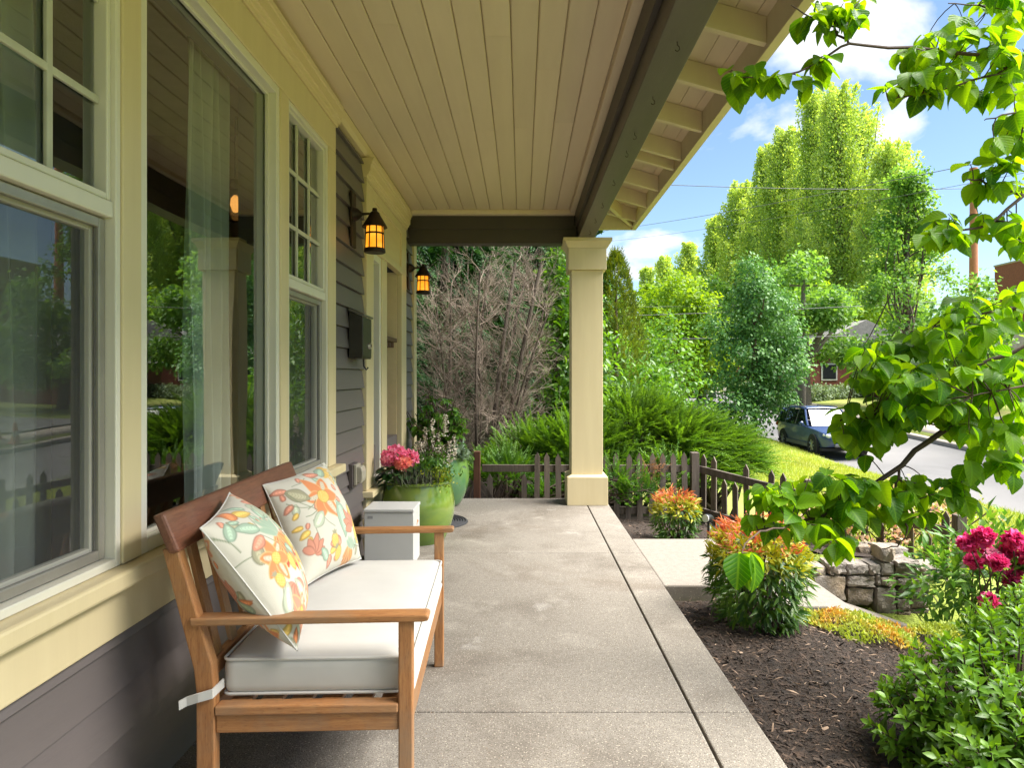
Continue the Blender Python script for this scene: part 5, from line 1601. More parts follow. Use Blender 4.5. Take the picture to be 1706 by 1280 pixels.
for p, d, L, r in stems:
    p, d = np.array(p), unit(np.array(d))
    pts = limb(rng, p, p + d * L * 1.5, .06, 6)
    mt_.tube(pts, list(np.linspace(r, r * .5, 6)), 7)
    for k in range(30):
        t = rng.uniform(.12, 1.0)
        q = p + d * L * 1.5 * t
        nd = unit(d * .6 + rdir(rng, 1)[0] * .85 + np.array([.06, -.1, .20]))
        if q[0] + nd[0] * .55 > .40:
            continue
        twigs(mw, q, nd, .58 * rng.uniform(.5, 1.2), .0058, 2, .85, .45)
mt_.build('trunk', 'dead_trunk', ds, smooth=True)
mw.build('twigs', 'dead_twig', ds)
print('twig faces', len(mw.f))
def conifer(label, base, h, rad, n, mat, low=.05, L=.55, droop=.35, K=22, side=.13, wid=.030, cat='tree'):
    e = empty('conifer', base, label, cat, 'dark conifers behind the bare shrub')
    MB().tube(limb(rng, base, np.array(base) + [0, 0, h], .02), list(np.linspace(.16, .02, 6)), 8).build('trunk', 'bark', e, smooth=True)
    t = low + (1 - low) * rng.random(n) ** .8
    a = rng.random(n) * 6.283
    r = rad * (1 - t) ** .6 * (.35 + .65 * rng.random(n) ** .5)
    P = np.array(base) + np.stack([r * np.cos(a), r * np.sin(a), t * h], 1)
    D = unit(np.stack([np.cos(a), np.sin(a), rng.normal(size=n) * .25 - .25], 1))
    leaves_obj('crown', [sprays(rng, P, D, L, K, side, wid, droop)], mat, e)
conifer('dark green conifer standing behind the bare brown shrub', (-1.3, 12.0, -.6), 7.0, 1.7, 1500, 'leaf_conifer')
conifer('dark conifer between the house corner and the bare shrub', (-2.6, 10.6, -.5), 6.0, 1.5, 1100, 'leaf_conifer')
conifer('dark conifer whose low fronds hang over the top of the bare shrub', (-1.75, 8.9, -.5), 6.5, 2.2, 520, 'leaf_conifer', .50, .5, .45, 22, .09, .020)
conifer('dense dark conifer deeper in the neighbouring garden', (.3, 13.6, -.7), 6.0, 1.6, 1000, 'leaf_conifer')
rg = np.random.default_rng(15)
hw = empty('cedar_hedge', (-1.6, 15.2, -.8), 'tall dark cedar hedge closing the garden behind the conifers', 'hedge')
hbl = [(-5.5 + .55 * k, 15.2 + .15 * math.sin(k), .2 + 1.15 * j, .6, .45, .9) for k in range(13) for j in range(5)]
leaves_obj('foliage', [crown(rg, hbl, 1500, 12, .14, .26, .7, shell=.2)], 'leaf_conifer', hw)
MB().box(-6.0, 1.5, 15.3, 15.5, -.9, 4.6).build('backing_slab', 'dead_trunk', hw)  # one solid brown slab inside the hedge, closes the gaps between leaves
# leafy bush and clipped golden cypress to the right of it
bu = [(.58, 10.0, 1.3, .30, .35, 1.5), (.60, 10.1, .3, .40, .4, .8), (.66, 10.2, 2.4, .32, .35, 1.0), (1.0, 10.3, 1.2, .35, .35, 1.2)]
rg = np.random.default_rng(5)
tree('laurel', 'tall glossy laurel bush beside the bare brown shrub', (.65, 10.3, -.7), (.65, 10.3, 2.6), .05, [(.3, (.45, 10.2, 1.8)), (.5, (.9, 10.3, 2.2)), (.7, (.6, 10.4, 2.9))],
     [crown(rg, bu, 480, 14, .09, .10, .5, T_LEAF)], 'leaf_shrub_mass', rng=rg, cat='shrub')
rh = [(2.05, 12.0, .75, .62, .5, .75), (2.4, 12.0, .2, .5, .5, .7), (1.7, 12.1, .1, .6, .5, .9)]
tree('rhododendron', 'leafy rhododendron bush in front of the clipped cypress', (2.0, 12.1, -.8), (2.0, 12.1, .8), .05, [(.4, (1.7, 12.0, .7)), (.5, (2.3, 12.1, .8))],
     [crown(rg, rh, 300, 14, .10, .13, .42, T_LEAF)], 'leaf_rhodo', rng=rg, cat='shrub')
cy = empty('cypress', (2.05, 15.0, -1.0), 'narrow cone-shaped golden green cypress behind the rhododendron', 'tree')
MB().tube([(2.05, 15.0, -1.0), (2.05, 15.0, 3.4)], [.10, .02], 8).build('trunk', 'bark', cy)
n = 4200
t = rng.random(n) ** .85
a = rng.random(n) * 6.283
r = .64 * np.clip((1 - t) * 2.1, 0, 1) ** .62 * (.80 + .2 * rng.random(n)) * (1 + .10 * np.sin(a * 5 + t * 14))
P = np.stack([2.05 + r * np.cos(a), 15 + r * np.sin(a), -.9 + 4.75 * t], 1)
D = unit(np.stack([np.cos(a) * .5, np.sin(a) * .5, np.ones(n)], 1) + rdir(rng, n) * .25)
tn = np.clip(.5 + .4 * np.sin(a * 7 + t * 20) + .3 * rng.normal(size=n), 0, 1)
leaves_obj('crown', [sprays(rng, P, D, .17, 8, .055, .026, tnt=tn)], 'leaf_cypress', cy)

# ------------------------------------------------------------------ dogwood reaching in from the right
rng = np.random.default_rng(2024)
dw = empty('dogwood_tree', (2.95, 3.0, G(2.95, 3.0)), 'dogwood tree with broad fresh green leaves overhanging the garden path', 'tree')
def leaf_grid(curl, fold, wav, seed):
    """pointed oval leaf, folded along the midrib and bent down towards the tip"""
    us = [-1, -.5, 0, .5, 1]
    ts = [0, .12, .3, .5, .7, .86, 1.0]
    V, luv = [], []
    for t in ts:
        hw = .5 * (math.sin(math.pi * min(1, t * .97 + .015) ** .78) ** .85)
        for u in us:
            x = u * hw
            z = abs(x) * fold - curl * t * t + wav * math.sin(t * 9 + seed + (u > 0)) * abs(u) * .5
            V.append((x, t - .12 * curl * t * t, z))
            luv.append((x, t, 0))
    F_ = np.array([(j * 5 + i, j * 5 + i + 1, (j + 1) * 5 + i + 1, (j + 1) * 5 + i) for j in range(6) for i in range(4)])
    return np.array(V), F_, np.array(luv)
variants = []
for k, (c_, f_, w_) in enumerate(((.25, .30, .04), (.45, .2, .05), (.15, .45, .03), (.6, .3, .05), (.35, .12, .07), (.05, .25, .06))):
    V, F_, luv = leaf_grid(c_, f_, w_, k)
    me = np_mesh('leaf', V, [F_], None, ['leaf_dogwood'], smooth=True)
    me.attributes.new('luv', 'FLOAT_VECTOR', 'POINT').data.foreach_set('vector', luv.astype(np.float32).ravel())
    variants.append((me, V, F_, luv))
def PL(*a):
    return [px(*q) for q in a]
br = MB()
mains = [
    (PL((2000, 480, 3.05), (1900, 230, 3.0), (1800, 150, 2.9), (1706, 98, 2.75), (1560, 84, 2.68), (1415, 72, 2.6)), .014, .005),
    (PL((1415, 72, 2.6), (1345, 112, 2.55), (1290, 128, 2.52), (1232, 128, 2.5)), .005, .002),
    (PL((1415, 72, 2.6), (1390, 45, 2.58), (1350, 25, 2.56), (1318, 8, 2.55)), .005, .002),
    (PL((1706, 98, 2.75), (1640, 128, 2.7), (1560, 150, 2.66), (1480, 168, 2.62)), .006, .002),
    (PL((1800, 150, 2.9), (1720, 40, 2.8), (1650, 10, 2.75), (1580, 5, 2.7)), .006, .002),
    (PL((1800, 150, 2.9), (1740, 180, 2.7), (1680, 190, 2.6), (1640, 200, 2.6)), .006, .002),
    (PL((2000, 480, 3.05), (1850, 350, 2.9), (1706, 325, 2.72), (1640, 300, 2.66), (1610, 300, 2.64)), .012, .002),
    (PL((1706, 325, 2.72), (1640, 375, 2.66), (1580, 385, 2.62), (1540, 395, 2.6)), .007, .002),
    (PL((2080, 560, 3.1), (1900, 470, 3.05), (1760, 560, 2.9), (1660, 632, 2.82), (1590, 696, 2.76), (1500, 776, 2.7), (1400, 845, 2.65), (1335, 870, 2.62), (1262, 884, 2.56)), .022, .003),
    (PL((1760, 560, 2.9), (1650, 600, 2.95), (1560, 630, 2.9), (1480, 640, 2.85), (1430, 645, 2.8)), .010, .002),
    (PL((1590, 696, 2.76), (1500, 690, 2.7), (1450, 695, 2.68), (1400, 700, 2.66)), .007, .002),
    (PL((1500, 776, 2.7), (1492, 820, 2.66), (1510, 865, 2.62), (1500, 905, 2.6), (1470, 915, 2.6)), .006, .002),
    (PL((1760, 560, 2.9), (1720, 680, 2.8), (1680, 750, 2.72), (1600, 800, 2.68)), .008, .002),
    (PL((1900, 470, 3.05), (1790, 480, 2.9), (1690, 515, 2.85), (1600, 530, 2.8), (1530, 560, 2.78)), .010, .002),
    (PL((1900, 470, 3.05), (1790, 620, 2.7), (1700, 640, 2.6), (1620, 660, 2.55)), .009, .002),
    (PL((1335, 870, 2.62), (1290, 880, 2.35), (1250, 900, 2.1), (1236, 922, 2.02)), .004, .0015),
    (PL((1400, 845, 2.65), (1410, 890, 2.5), (1400, 915, 2.45)), .004, .0015),
]
allpts = []
for pts, r0, r1 in mains:
    # smooth the polyline a little
    pts = [np.array(p) for p in pts]
    fine = []
    for i in range(len(pts) - 1):
        for t in np.linspace(0, 1, 5)[:-1]:
            a0, a1, a2, a3 = pts[max(i - 1, 0)], pts[i], pts[i + 1], pts[min(i + 2, len(pts) - 1)]
            fine.append(.5 * ((2 * a1) + (-a0 + a2) * t + (2 * a0 - 5 * a1 + 4 * a2 - a3) * t * t + (-a0 + 3 * a1 - 3 * a2 + a3) * t ** 3) + rng.normal(size=3) * .004)
    fine.append(pts[-1])
    br.tube(fine, list(np.linspace(r0, r1, len(fine))), 7)
    allpts += fine
allpts = np.array(allpts)
top = px(2080, 560, 3.1)
tb = np.array([2.95, 3.0, G(2.95, 3.0) - .05])
tk = MB().tube(limb(rng, tb, px(2000, 480, 3.05), .04, 8), list(np.linspace(.075, .035, 8)), 10)
tk.tube(limb(rng, tb + [0, 0, .9], px(2080, 560, 3.1), .05, 5), list(np.linspace(.05, .024, 5)), 8)
tk.tube(limb(rng, px(2000, 480, 3.05), px(2300, -200, 3.2), .05, 5), list(np.linspace(.035, .012, 5)), 8)
tk.build('trunk', 'bark', dw, smooth=True)
def poly_pick(poly, n):
    """points inside a picture-region polygon"""
    poly = np.array(poly, float)
    out = []
    lo, hi = poly.min(0), poly.max(0)
    while len(out) < n:
        p = lo + (hi - lo) * rng.random(2)
        j, ins = len(poly) - 1, False
        for i in range(len(poly)):
            a, b = poly[i], poly[j]
            if (a[1] > p[1]) != (b[1] > p[1]) and p[0] < (b[0] - a[0]) * (p[1] - a[1]) / (b[1] - a[1]) + a[0]:
                ins = not ins
            j = i
        if ins:
            out.append(p)
    return out
regions = [
    ([(1205, 110), (1300, 100), (1385, 85), (1375, 140), (1300, 140), (1230, 150)], 10, (2.45, 2.6), 5),
    ([(1300, 0), (1460, -20), (1440, 30), (1360, 45), (1310, 30)], 11, (2.5, 2.65), 5),
    ([(1500, 60), (1706, 0), (1720, 200), (1640, 170), (1480, 140)], 46, (2.55, 2.85), 4),
    ([(1580, 20), (1706, -60), (1706, 60), (1620, 60)], 16, (2.6, 2.9), 4),
    ([(1630, 200), (1706, 190), (1720, 290), (1650, 260)], 9, (2.55, 2.8), 4),
    ([(1455, 120), (1540, 110), (1540, 165), (1470, 160)], 6, (2.55, 2.7), 4),
    ([(1610, 275), (1706, 230), (1720, 320), (1640, 330)], 9, (2.6, 2.75), 4),
    ([(1540, 370), (1600, 345), (1706, 345), (1720, 420), (1640, 400), (1545, 400)], 22, (2.55, 2.75), 4),
    ([(1420, 590), (1520, 545), (1600, 500), (1706, 470), (1720, 720), (1640, 740), (1560, 700), (1480, 700), (1430, 640)], 160, (2.5, 3.0), 4),
    ([(1395, 690), (1430, 640), (1520, 700), (1500, 760), (1420, 750), (1395, 715)], 24, (2.6, 2.85), 4),
    ([(1235, 810), (1310, 785), (1400, 780), (1480, 800), (1500, 860), (1440, 880), (1330, 890), (1260, 870)], 56, (2.5, 2.75), 4),
    ([(1500, 800), (1560, 790), (1640, 740), (1706, 730), (1706, 790), (1600, 850), (1520, 880)], 28, (2.55, 2.8), 4),
    ([(1230, 918), (1250, 915), (1250, 925), (1232, 928)], 1, (2.0, 2.02), 4),
    ([(1380, 880), (1420, 880), (1430, 905), (1390, 905)], 2, (2.4, 2.5), 4),
    ([(1730, -100), (2050, -150), (2100, 700), (1730, 760)], 60, (2.4, 3.4), 4),
]
LP, LD, LN, LL = [], [], [], []
view = []
for poly, n, (d0, d1), per in regions:
    for q in poly_pick(poly, n):
        tip = px(q[0], q[1], d0 + (d1 - d0) * rng.random())
        near = allpts[np.argmin(((allpts - tip) ** 2).sum(1))]
        tw = limb(rng, near, tip, .12, 5)
        br.tube(tw, list(np.linspace(.0026, .0014, 5)), 4)
        a0 = rng.random() * 6.283
        tdir = unit(tip - near + 1e-4)
        for k in range(per):
            a = a0 + (k % 2) * 3.1416 + (k // 2) * 1.57 + rng.normal() * .3
            h = np.array([math.cos(a), math.sin(a), 0.0])
            D = unit(h * (.75 + .3 * rng.random()) + tdir * .25 + np.array([0, 0, -.75 + .55 * rng.normal() * .7]))
            Nn = unit(np.array([0, 0, .75]) + h * .6 + np.array([.0, -.25, 0]) + rng.normal(size=3) * .3)
            LP.append(tip - tdir * (k // 2) * .028 + h * .006)
            LD.append(D); LN.append(Nn)
            LL.append(rng.uniform(.046, .096) if poly[0][0] != 1230 else .105)
            view.append(q[0] < 1700)
br.build('branches', 'twig', dw, smooth=True)
LP, LD, LN, LL, view = map(np.array, (LP, LD, LN, LL, view))
vi = np.where(view)[0]
score = LL[vi] / LP[vi][:, 1]
one = vi[np.argsort(-score)[:300]]
rest = np.setdiff1d(np.arange(len(LP)), one)
leaf_parts(dw, LP[one], LD[one], LN[one], LL[one], LL[one] * .84, [v[0] for v in variants])
parts, luvs = [], []
for k, (me, V, F_, luv) in enumerate(variants):
    ii = rest[k::len(variants)]
    parts.append(scatter(LP[ii], LD[ii], LN[ii], LL[ii], LL[ii] * .84, (V, [F_]), rng=rng))
    luvs.append(np.tile(luv, (len(ii), 1)))
o = leaves_obj('leaves', parts, 'leaf_dogwood_mass', dw, kind='stuff')
o.data.attributes.new('luv', 'FLOAT_VECTOR', 'POINT').data.foreach_set('vector', np.concatenate(luvs).astype(np.float32).ravel())
# ------------------------------------------------------------------ lawn grass
rng = np.random.default_rng(99)
n = 60000
P = np.stack([4.2 + 5.95 * rng.random(n), 7.5 + 20 * rng.random(n) ** 1.3, np.zeros(n)], 1)
P = P[(P[:, 0] > 3.6)]
P[:, 2] = [G(a, b) - .005 for a, b in P[:, :2]]
n = len(P)
D = unit(rdir(rng, n) * .55 + np.array([0, 0, 1.0]))
tn = np.array([.5 + .8 * noise.noise(Vector((a * .7, b * .7, 3))) for a, b in P[:, :2]]) * .6 + .4 * rng.random(n)
o = leaves_obj('grass', [scatter(P, D, rdir(rng, n), .05 + .09 * rng.random(n), .012, T_BLADE, np.clip(tn, 0, 1))], 'grass_blade', None, kind='stuff')
tag(o, 'bright green uncut lawn grass sloping to the street', 'grass')

# ------------------------------------------------------------------ cars
def car(name, label, loc, paint, group, heading=math.pi):
    """wagon, built nose towards +y in its own space, then turned"""
    e = empty(name, loc, label, 'car', group, rz=heading)
    # stations along the length: y, bottom z, belt z, half width, roof z (0 = none), roof half width
    lower = [(-2.36, .42, .80, .62), (-2.32, .34, .98, .80), (-2.0, .28, 1.02, .88), (-1.2, .24, 1.02, .91), (0, .24, 1.00, .915), (.85, .24, .98, .91), (1.05, .26, .97, .90), (1.7, .30, .90, .87), (2.15, .34, .82, .80), (2.34, .40, .72, .66), (2.40, .44, .62, .55)]
    V, F_ = [], []
    for (y, zb, zt, w) in lower:
        zm = zb + (zt - zb) * .55
        V += [(-w * .93, y, zb), (-w, y, zm), (-w * .95, y, zt - .03), (-w * .86, y, zt), (0, y, zt + .025), (w * .86, y, zt), (w * .95, y, zt - .03), (w, y, zm), (w * .93, y, zb)]
    k = 9
    for i in range(len(lower) - 1):
        for j in range(k):
            F_.append((i * k + j, i * k + (j + 1) % k, (i + 1) * k + (j + 1) % k, (i + 1) * k + j))
    F_.append(tuple(range(k))); F_.append(tuple((len(lower) - 1) * k + j for j in range(k))[::-1])
    body = MB().add(V, [f[::-1] for f in F_]).build('body', paint, e, smooth=True, local=True, angle=55)
    # greenhouse: roof shell on pillars
    st = [(-2.22, 1.02, .76), (-1.90, 1.50, .66), (-1.5, 1.585, .65), (-.4, 1.615, .655), (.25, 1.575, .645), (1.02, .99, .74)]
    V, F_ = [], []
    for (y, z, w) in st:
        V += [(-w, y, z - .02), (-w * .85, y, z + .012), (0, y, z + .03), (w * .85, y, z + .012), (w, y, z - .02)]
    for i in range(1, len(st) - 2):
        for j in range(4):
            F_.append((i * 5 + j, i * 5 + j + 1, (i + 1) * 5 + j + 1, (i + 1) * 5 + j))
    rf = MB().add(V, F_)
    o = rf.build('roof', paint, e, smooth=True, local=True, angle=60)
    o.modifiers.new('solid', 'SOLIDIFY').thickness = -.03
    zb = 1.0
    for s_ in (-1, 1):
        def q(y, z):
            t = (z - zb) / .6
            return (s_ * (.865 - .205 * t), y, z)
        cuts = [[(-2.05, zb), (-1.30, zb), (-1.32, 1.54), (-1.80, 1.50)], [(-1.25, zb), (-.30, zb), (-.34, 1.57), (-1.27, 1.545)], [(-.25, zb), (.86, zb), (.62, 1.18), (.20, 1.535), (-.29, 1.57)]]
        for c_ in cuts:
            f = [q(*p) for p in c_]
            MB().add(f, [tuple(range(len(f)))[::s_]]).build('window', 'car_glass', e, local=True)
        for (y0, y1, y2, y3) in ((-1.31, -1.24, -1.26, -1.33), (-.31, -.24, -.28, -.35)):
            f = [q(y0, zb), q(y1, zb), q(y2, 1.57), q(y3, 1.57)]
            MB().add([(x * 1.002, y, z) for x, y, z in f], [(0, 1, 2, 3)[::s_]]).build('pillar', 'car_grey', e, local=True)
        MB().tube([q(.92, zb), q(.63, 1.20), q(.22, 1.56)], .035, 6).build('pillar', paint, e, local=True, smooth=True)
        MB().tube([q(-2.18, zb), q(-1.84, 1.52)], .05, 6).build('pillar', paint, e, local=True, smooth=True)
        MB().tube([(s_ * .60, -1.75, 1.60), (s_ * .60, -1.68, 1.66), (s_ * .60, .0, 1.675), (s_ * .60, .1, 1.63)], .022, 6).build('roof_rail', 'car_grey', e, local=True, smooth=True)
        m = MB().tube([(s_ * .90, .70, 1.02), (s_ * 1.0, .68, 1.05)], .03, 6)
        m.tube([(s_ * .98, .74, 1.07), (s_ * 1.0, .70, 1.08), (s_ * 1.02, .62, 1.07)], [.05, .085, .06], 8)
        m.build('mirror', paint, e, local=True, smooth=True)
        MB().tube([(s_ * .50, 2.32, .70), (s_ * .66, 2.22, .72), (s_ * .77, 2.02, .76)], [.06, .085, .05], 8).build('headlight', 'lamp_lens', e, local=True, smooth=True)
        MB().tube([(s_ * .70, -2.33, .86), (s_ * .80, -2.26, .90)], .09, 8).build('tail_light', 'cone_orange', e, local=True, smooth=True)
        MB().box(min(s_ * .905, s_ * .93), max(s_ * .905, s_ * .93), -1.0, 1.0, .26, .40).build('sill', 'car_grey', e, local=True, bevel=.01)
        for yw in (-1.37, 1.40):
            MB().tube([(s_ * .70, yw, .345), (s_ * .917, yw, .345)], .405, 22).build('wheel_arch', 'tyre', e, local=True)
            w = MB().lathe([(.20, -.11), (.31, -.105), (.345, -.07), (.345, .07), (.31, .105), (.22, .108), (.20, .09)], (0, 0, 0), 26)
            w.v = [(s_ * (.83 + z), yw + x, .345 + y) for x, y, z in w.v]
            wh = w.build('wheel', 'tyre', e, local=True, smooth=True)
            m = MB()
            for j in range(7):
                a = j * 6.283 / 7
                m.tube([(s_ * .93, yw, .345), (s_ * .925, yw + .2 * math.cos(a), .345 + .2 * math.sin(a))], .028, 5)
            m.tube([(s_ * .90, yw, .345), (s_ * .936, yw, .345)], .05, 10)
            m.build('rim', 'rim_metal', wh, local=True)
    MB().add([(-.74, .98, 1.0), (.74, .98, 1.0), (.58, .28, 1.56), (-.58, .28, 1.56)], [(0, 1, 2, 3)]).build('windscreen', 'car_glass', e, local=True)
    MB().add([(.70, -2.20, 1.04), (-.70, -2.20, 1.04), (-.58, -1.88, 1.50), (.58, -1.88, 1.50)], [(0, 1, 2, 3)]).build('rear_window', 'car_glass', e, local=True)
    MB().box(-.42, .42, 2.33, 2.40, .60, .70).build('grille', 'tyre', e, local=True, bevel=.01)
    MB().box(-.55, .55, 2.34, 2.43, .36, .46).build('bumper', 'car_grey', e, local=True, bevel=.02)
    MB().box(-.16, .16, 2.41, 2.425, .48, .56).build('number_plate', 'white_trim', e, local=True)
    MB().box(-.84, .84, -2.1, 2.1, .20, .30).build('underbody', 'tyre', e, local=True)
    return e
def road_z(y):
    return -1.78 + rise(y)
car('parked_car', 'dark blue station wagon parked by the kerb beyond the lawn', (11.35, 26.2, road_z(26.2) + .01), 'car_blue', 'cars in the street')
c2 = car('parked_car', 'white car parked up the street beyond the juniper', (14.2, 56.0, road_z(56) + .02), 'car_white', 'cars in the street')
# ------------------------------------------------------------------ traffic cones on the far pavement
for (xx, yy, lb) in ((18.9, 27.8, 'orange traffic cone with white band on the far pavement'), (17.6, 27.0, 'orange traffic cone beside the far kerb')):
    z = (-1.557 if xx > 17.9 else G(xx, yy) - rise(yy)) + rise(yy)
    e = empty('traffic_cone', (xx, yy, z), lb, 'cone')
    MB().box(xx - .2, xx + .2, yy - .2, yy + .2, z, z + .04).build('base', 'cone_orange', e, bevel=.01)
    MB().lathe([(.17, .04), (.13, .30)], (xx, yy, z), 18).build('body', 'cone_orange', e, smooth=True)
    MB().lathe([(.131, .30), (.098, .50)], (xx, yy, z), 18).build('band', 'white_trim', e, smooth=True)
    MB().lathe([(.097, .50), (.05, .82), (.0, .83)], (xx, yy, z), 18).build('tip', 'cone_orange', e, smooth=True)

# ------------------------------------------------------------------ houses and the brick works far off
def building(name, label, x0, x1, y0, y1, z0, h, roof_h, wall, roofm, wins, cat='house'):
    e = empty(name, ((x0 + x1) / 2, (y0 + y1) / 2, z0), label, cat)
    MB().box(x0, x1, y0, y1, z0 - .5, z0 + h).build('wall', wall, e)
    if roof_h:
        ov = .5
        xm = (x0 + x1) / 2
        MB().prism([(x0 - ov, z0 + h - .1), (x1 + ov, z0 + h - .1), (xm, z0 + h + roof_h)], y0 - ov, y1 + ov, 'y').build('roof', roofm, e)
    else:
        MB().box(x0 - .15, x1 + .15, y0 - .15, y1 + .15, z0 + h, z0 + h + .35).build('roof', 'kerb_concrete', e)
    for (side, a, b, c, d) in wins:
        if side == 'x':        # faces the street (-x)
            w = MB().box(x0 - .06, x0 + .02, a, b, c, d).build('window', 'white_trim', e)
            MB().box(x0 - .075, x0 - .061, a + .12, b - .12, c + .12, d - .12).build('pane', 'window_dark', w)
        else:
            w = MB().box(a, b, y0 - .06, y0 + .02, c, d).build('window', 'white_trim', e)
            MB().box(a + .12, b - .12, y0 - .075, y0 - .061, c + .12, d - .12).build('pane', 'window_dark', w)
    return e
gz1 = G(26, 58)
building('red_house', 'dark red house with white windows behind the street trees', 22.5, 33, 56, 66, gz1, 3.2, 2.6, 'brick_red', 'roof_shingle',
         [('y', 24.3, 25.6, gz1 + .9, gz1 + 2.3), ('y', 28, 29.5, gz1 + .9, gz1 + 2.3), ('x', 58, 59.4, gz1 + .9, gz1 + 2.3), ('x', 62, 63.4, gz1 + .9, gz1 + 2.3)])
gz2 = G(29, 45)
building('bungalow', 'low grey-roofed bungalow behind the maple', 26, 36, 44, 54, gz2, 2.8, 2.4, 'brick_red', 'roof_shingle',
         [('x', 46, 47.5, gz2 + .8, gz2 + 2.1), ('x', 50, 51.5, gz2 + .8, gz2 + 2.1), ('y', 28, 29.4, gz2 + .8, gz2 + 2.1)])
building('red_cottage', 'red cottage at the bend of the street beyond the yellow maple', 17.5, 24, 76, 84, G(20, 78), 3.0, 2.4, 'brick_red', 'roof_shingle', [('y', 19, 20.4, G(20, 78) + .9, G(20, 78) + 2.2)])
b0 = px(1657, 445, 148)
building('brick_works', 'flat-topped red brick building beside the tall smokestack', b0[0], b0[0] + 22, 130, 148, G(60, 120) - 2, b0[2] - G(60, 120) + 2, 0, 'brick_red', 'roof_shingle',
         [('y', b0[0] + 3 + 4 * k, b0[0] + 5 + 4 * k, b0[2] - 6, b0[2] - 3) for k in range(4)], 'building')
s0 = px(1622, 280, 125)
ss = empty('smokestack', (s0[0], 125, G(60, 112)), 'tall slim orange brick smokestack rising above the trees', 'chimney')
MB().lathe([(.85, G(60, 112)), (.56, s0[2] - .5), (.66, s0[2] - .5), (.66, s0[2]), (.45, s0[2]), (.45, s0[2] - 1.2)], (s0[0], 125, 0), 24).build('shaft', 'brick_orange', ss, smooth=True, angle=40)
for k in range(3):
    MB().lathe([(.60 + .03 * k, -.1), (.64 + .03 * k, -.1), (.64 + .03 * k, .1), (.60 + .03 * k, .1)], (s0[0], 125, s0[2] - 3.5 - 5 * k), 24).build('band', 'iron', ss)
# hedge across the street
hd = empty('hedge', (20.2, 47, G(20, 47)), 'long low pale-topped hedge on the far side of the street', 'hedge')
hb_ = [(19.4 + .45 * k, 47.5 + .3 * k, G(20, 47.5) + .55, .55, .5, .55) for k in range(16)]
leaves_obj('foliage', [crown(rng, hb_, 500, 10, .12, .16, .7)], 'leaf_hedge', hd)

# ------------------------------------------------------------------ utility wires and pole
def wire(a, b, sag, r, label):
    p, q = px(*a), px(*b)
    e = empty('utility_wire', tuple((p + q) / 2 - [0, 0, sag]), label, 'wire', 'overhead utility wires')
    t = np.linspace(0, 1, 24)
    pts = [p + (q - p) * s_ - np.array([0, 0, sag * 4 * s_ * (1 - s_)]) for s_ in t]
    MB().tube(pts, r, 5).build('cable', 'wire', e)
wire((900, 296, 40), (2200, 282, 40), .9, .020, 'dark overhead cable crossing level in front of the poplars')
wire((900, 395, 70), (1900, 215, 20), .5, .014, 'thick overhead cable climbing from the poplar tops towards the smokestack')
wire((900, 410, 70), (1950, 240, 20), .6, .009, 'thin cable running just under the climbing cable')
wire((900, 530, 38), (2000, 470, 38), .3, .018, 'low overhead cable passing behind the blue-green street tree')
wire((900, 565, 38), (2000, 535, 38), .3, .018, 'lowest overhead cable in front of the yellow maple')
wire((900, 512, 42), (2000, 480, 42), .3, .012, 'thin low cable above the yellow maple')
up = empty('utility_pole', (17.75, 43.5, G(17.75, 43.5)), 'grey timber utility pole beside the old street tree trunk', 'pole')
MB().tube([(17.75, 43.5, G(17.75, 43.5) - .3), (17.75, 43.5, 7.5)], [.17, .12], 10).build('shaft', 'bark_grey', up, smooth=True)
MB().box(16.9, 18.6, 43.44, 43.56, 6.9, 7.02).build('crossarm', 'bark_grey', up)

# ------------------------------------------------------------------ trees
rg = np.random.default_rng(31)
def poplar(x, y, top, w, nclump, label, L, per=9, group='row of tall poplars'):
    """narrow upright tree: plumes of leaves on steep branches"""
    z0 = G(x, y)
    h = top - z0
    base = np.array([x, y, z0])
    P, O, T_ = [], [], []
    limbs = []
    npl = 60
    for k in range(npl):
        f = .04 + .80 * (k / npl)
        a = rg.random() * 6.283
        r = w * (.30 + .80 * rg.random()) * (1.0 - f * .98) ** .85 * min(1, .45 + 2.2 * f)
        p0 = base + [0, 0, h * f]
        ln = min(h * (.20 + .12 * rg.random()), h * (1.0 - f) + h * .02)
        p1 = base + [r * math.cos(a), r * math.sin(a), min(h * f + ln, h * .995)]
        limbs.append((p0, p1))
        m_ = int(nclump * per / npl)
        t = rg.random(m_)
        q = p0 + (p1 - p0) * t[:, None] ** .8 + np.clip(rg.normal(size=(m_, 3)), -1.5, 1.5) * (w * .34 * (1.12 - t) * (1.1 - .75 * f))[:, None] * [1, 1, 1.5]
        P.append(q); O.append(np.tile([math.cos(a), math.sin(a), 1.2], (m_, 1))); T_.append(np.clip(.25 + .5 * t + .25 * rg.random() + .2 * rg.normal(size=m_), 0, 1))
    P, O, T_ = np.concatenate(P), np.concatenate(O), np.concatenate(T_)
    n = len(P)
    e = empty('poplar_tree', tuple(base), label, 'tree', group)
    m = MB().tube([base, base + [0, 0, h * .5], base + [0, 0, h * .93]], [.5, .3, .05], 8)
    for p, q in limbs:
        m.tube([p, (p + q) / 2 + rg.normal(size=3) * .2, q], [.10, .06, .02], 4)
    m.build('trunk', 'bark_grey', e, smooth=True)
    Ls = L * (.6 + .8 * rg.random(n))
    leaves_obj('crown', [scatter(P, unit(O * .6 + rdir(rg, n)), rdir(rg, n), Ls, Ls * .65, T_DIA, T_)], 'leaf_poplar', e)
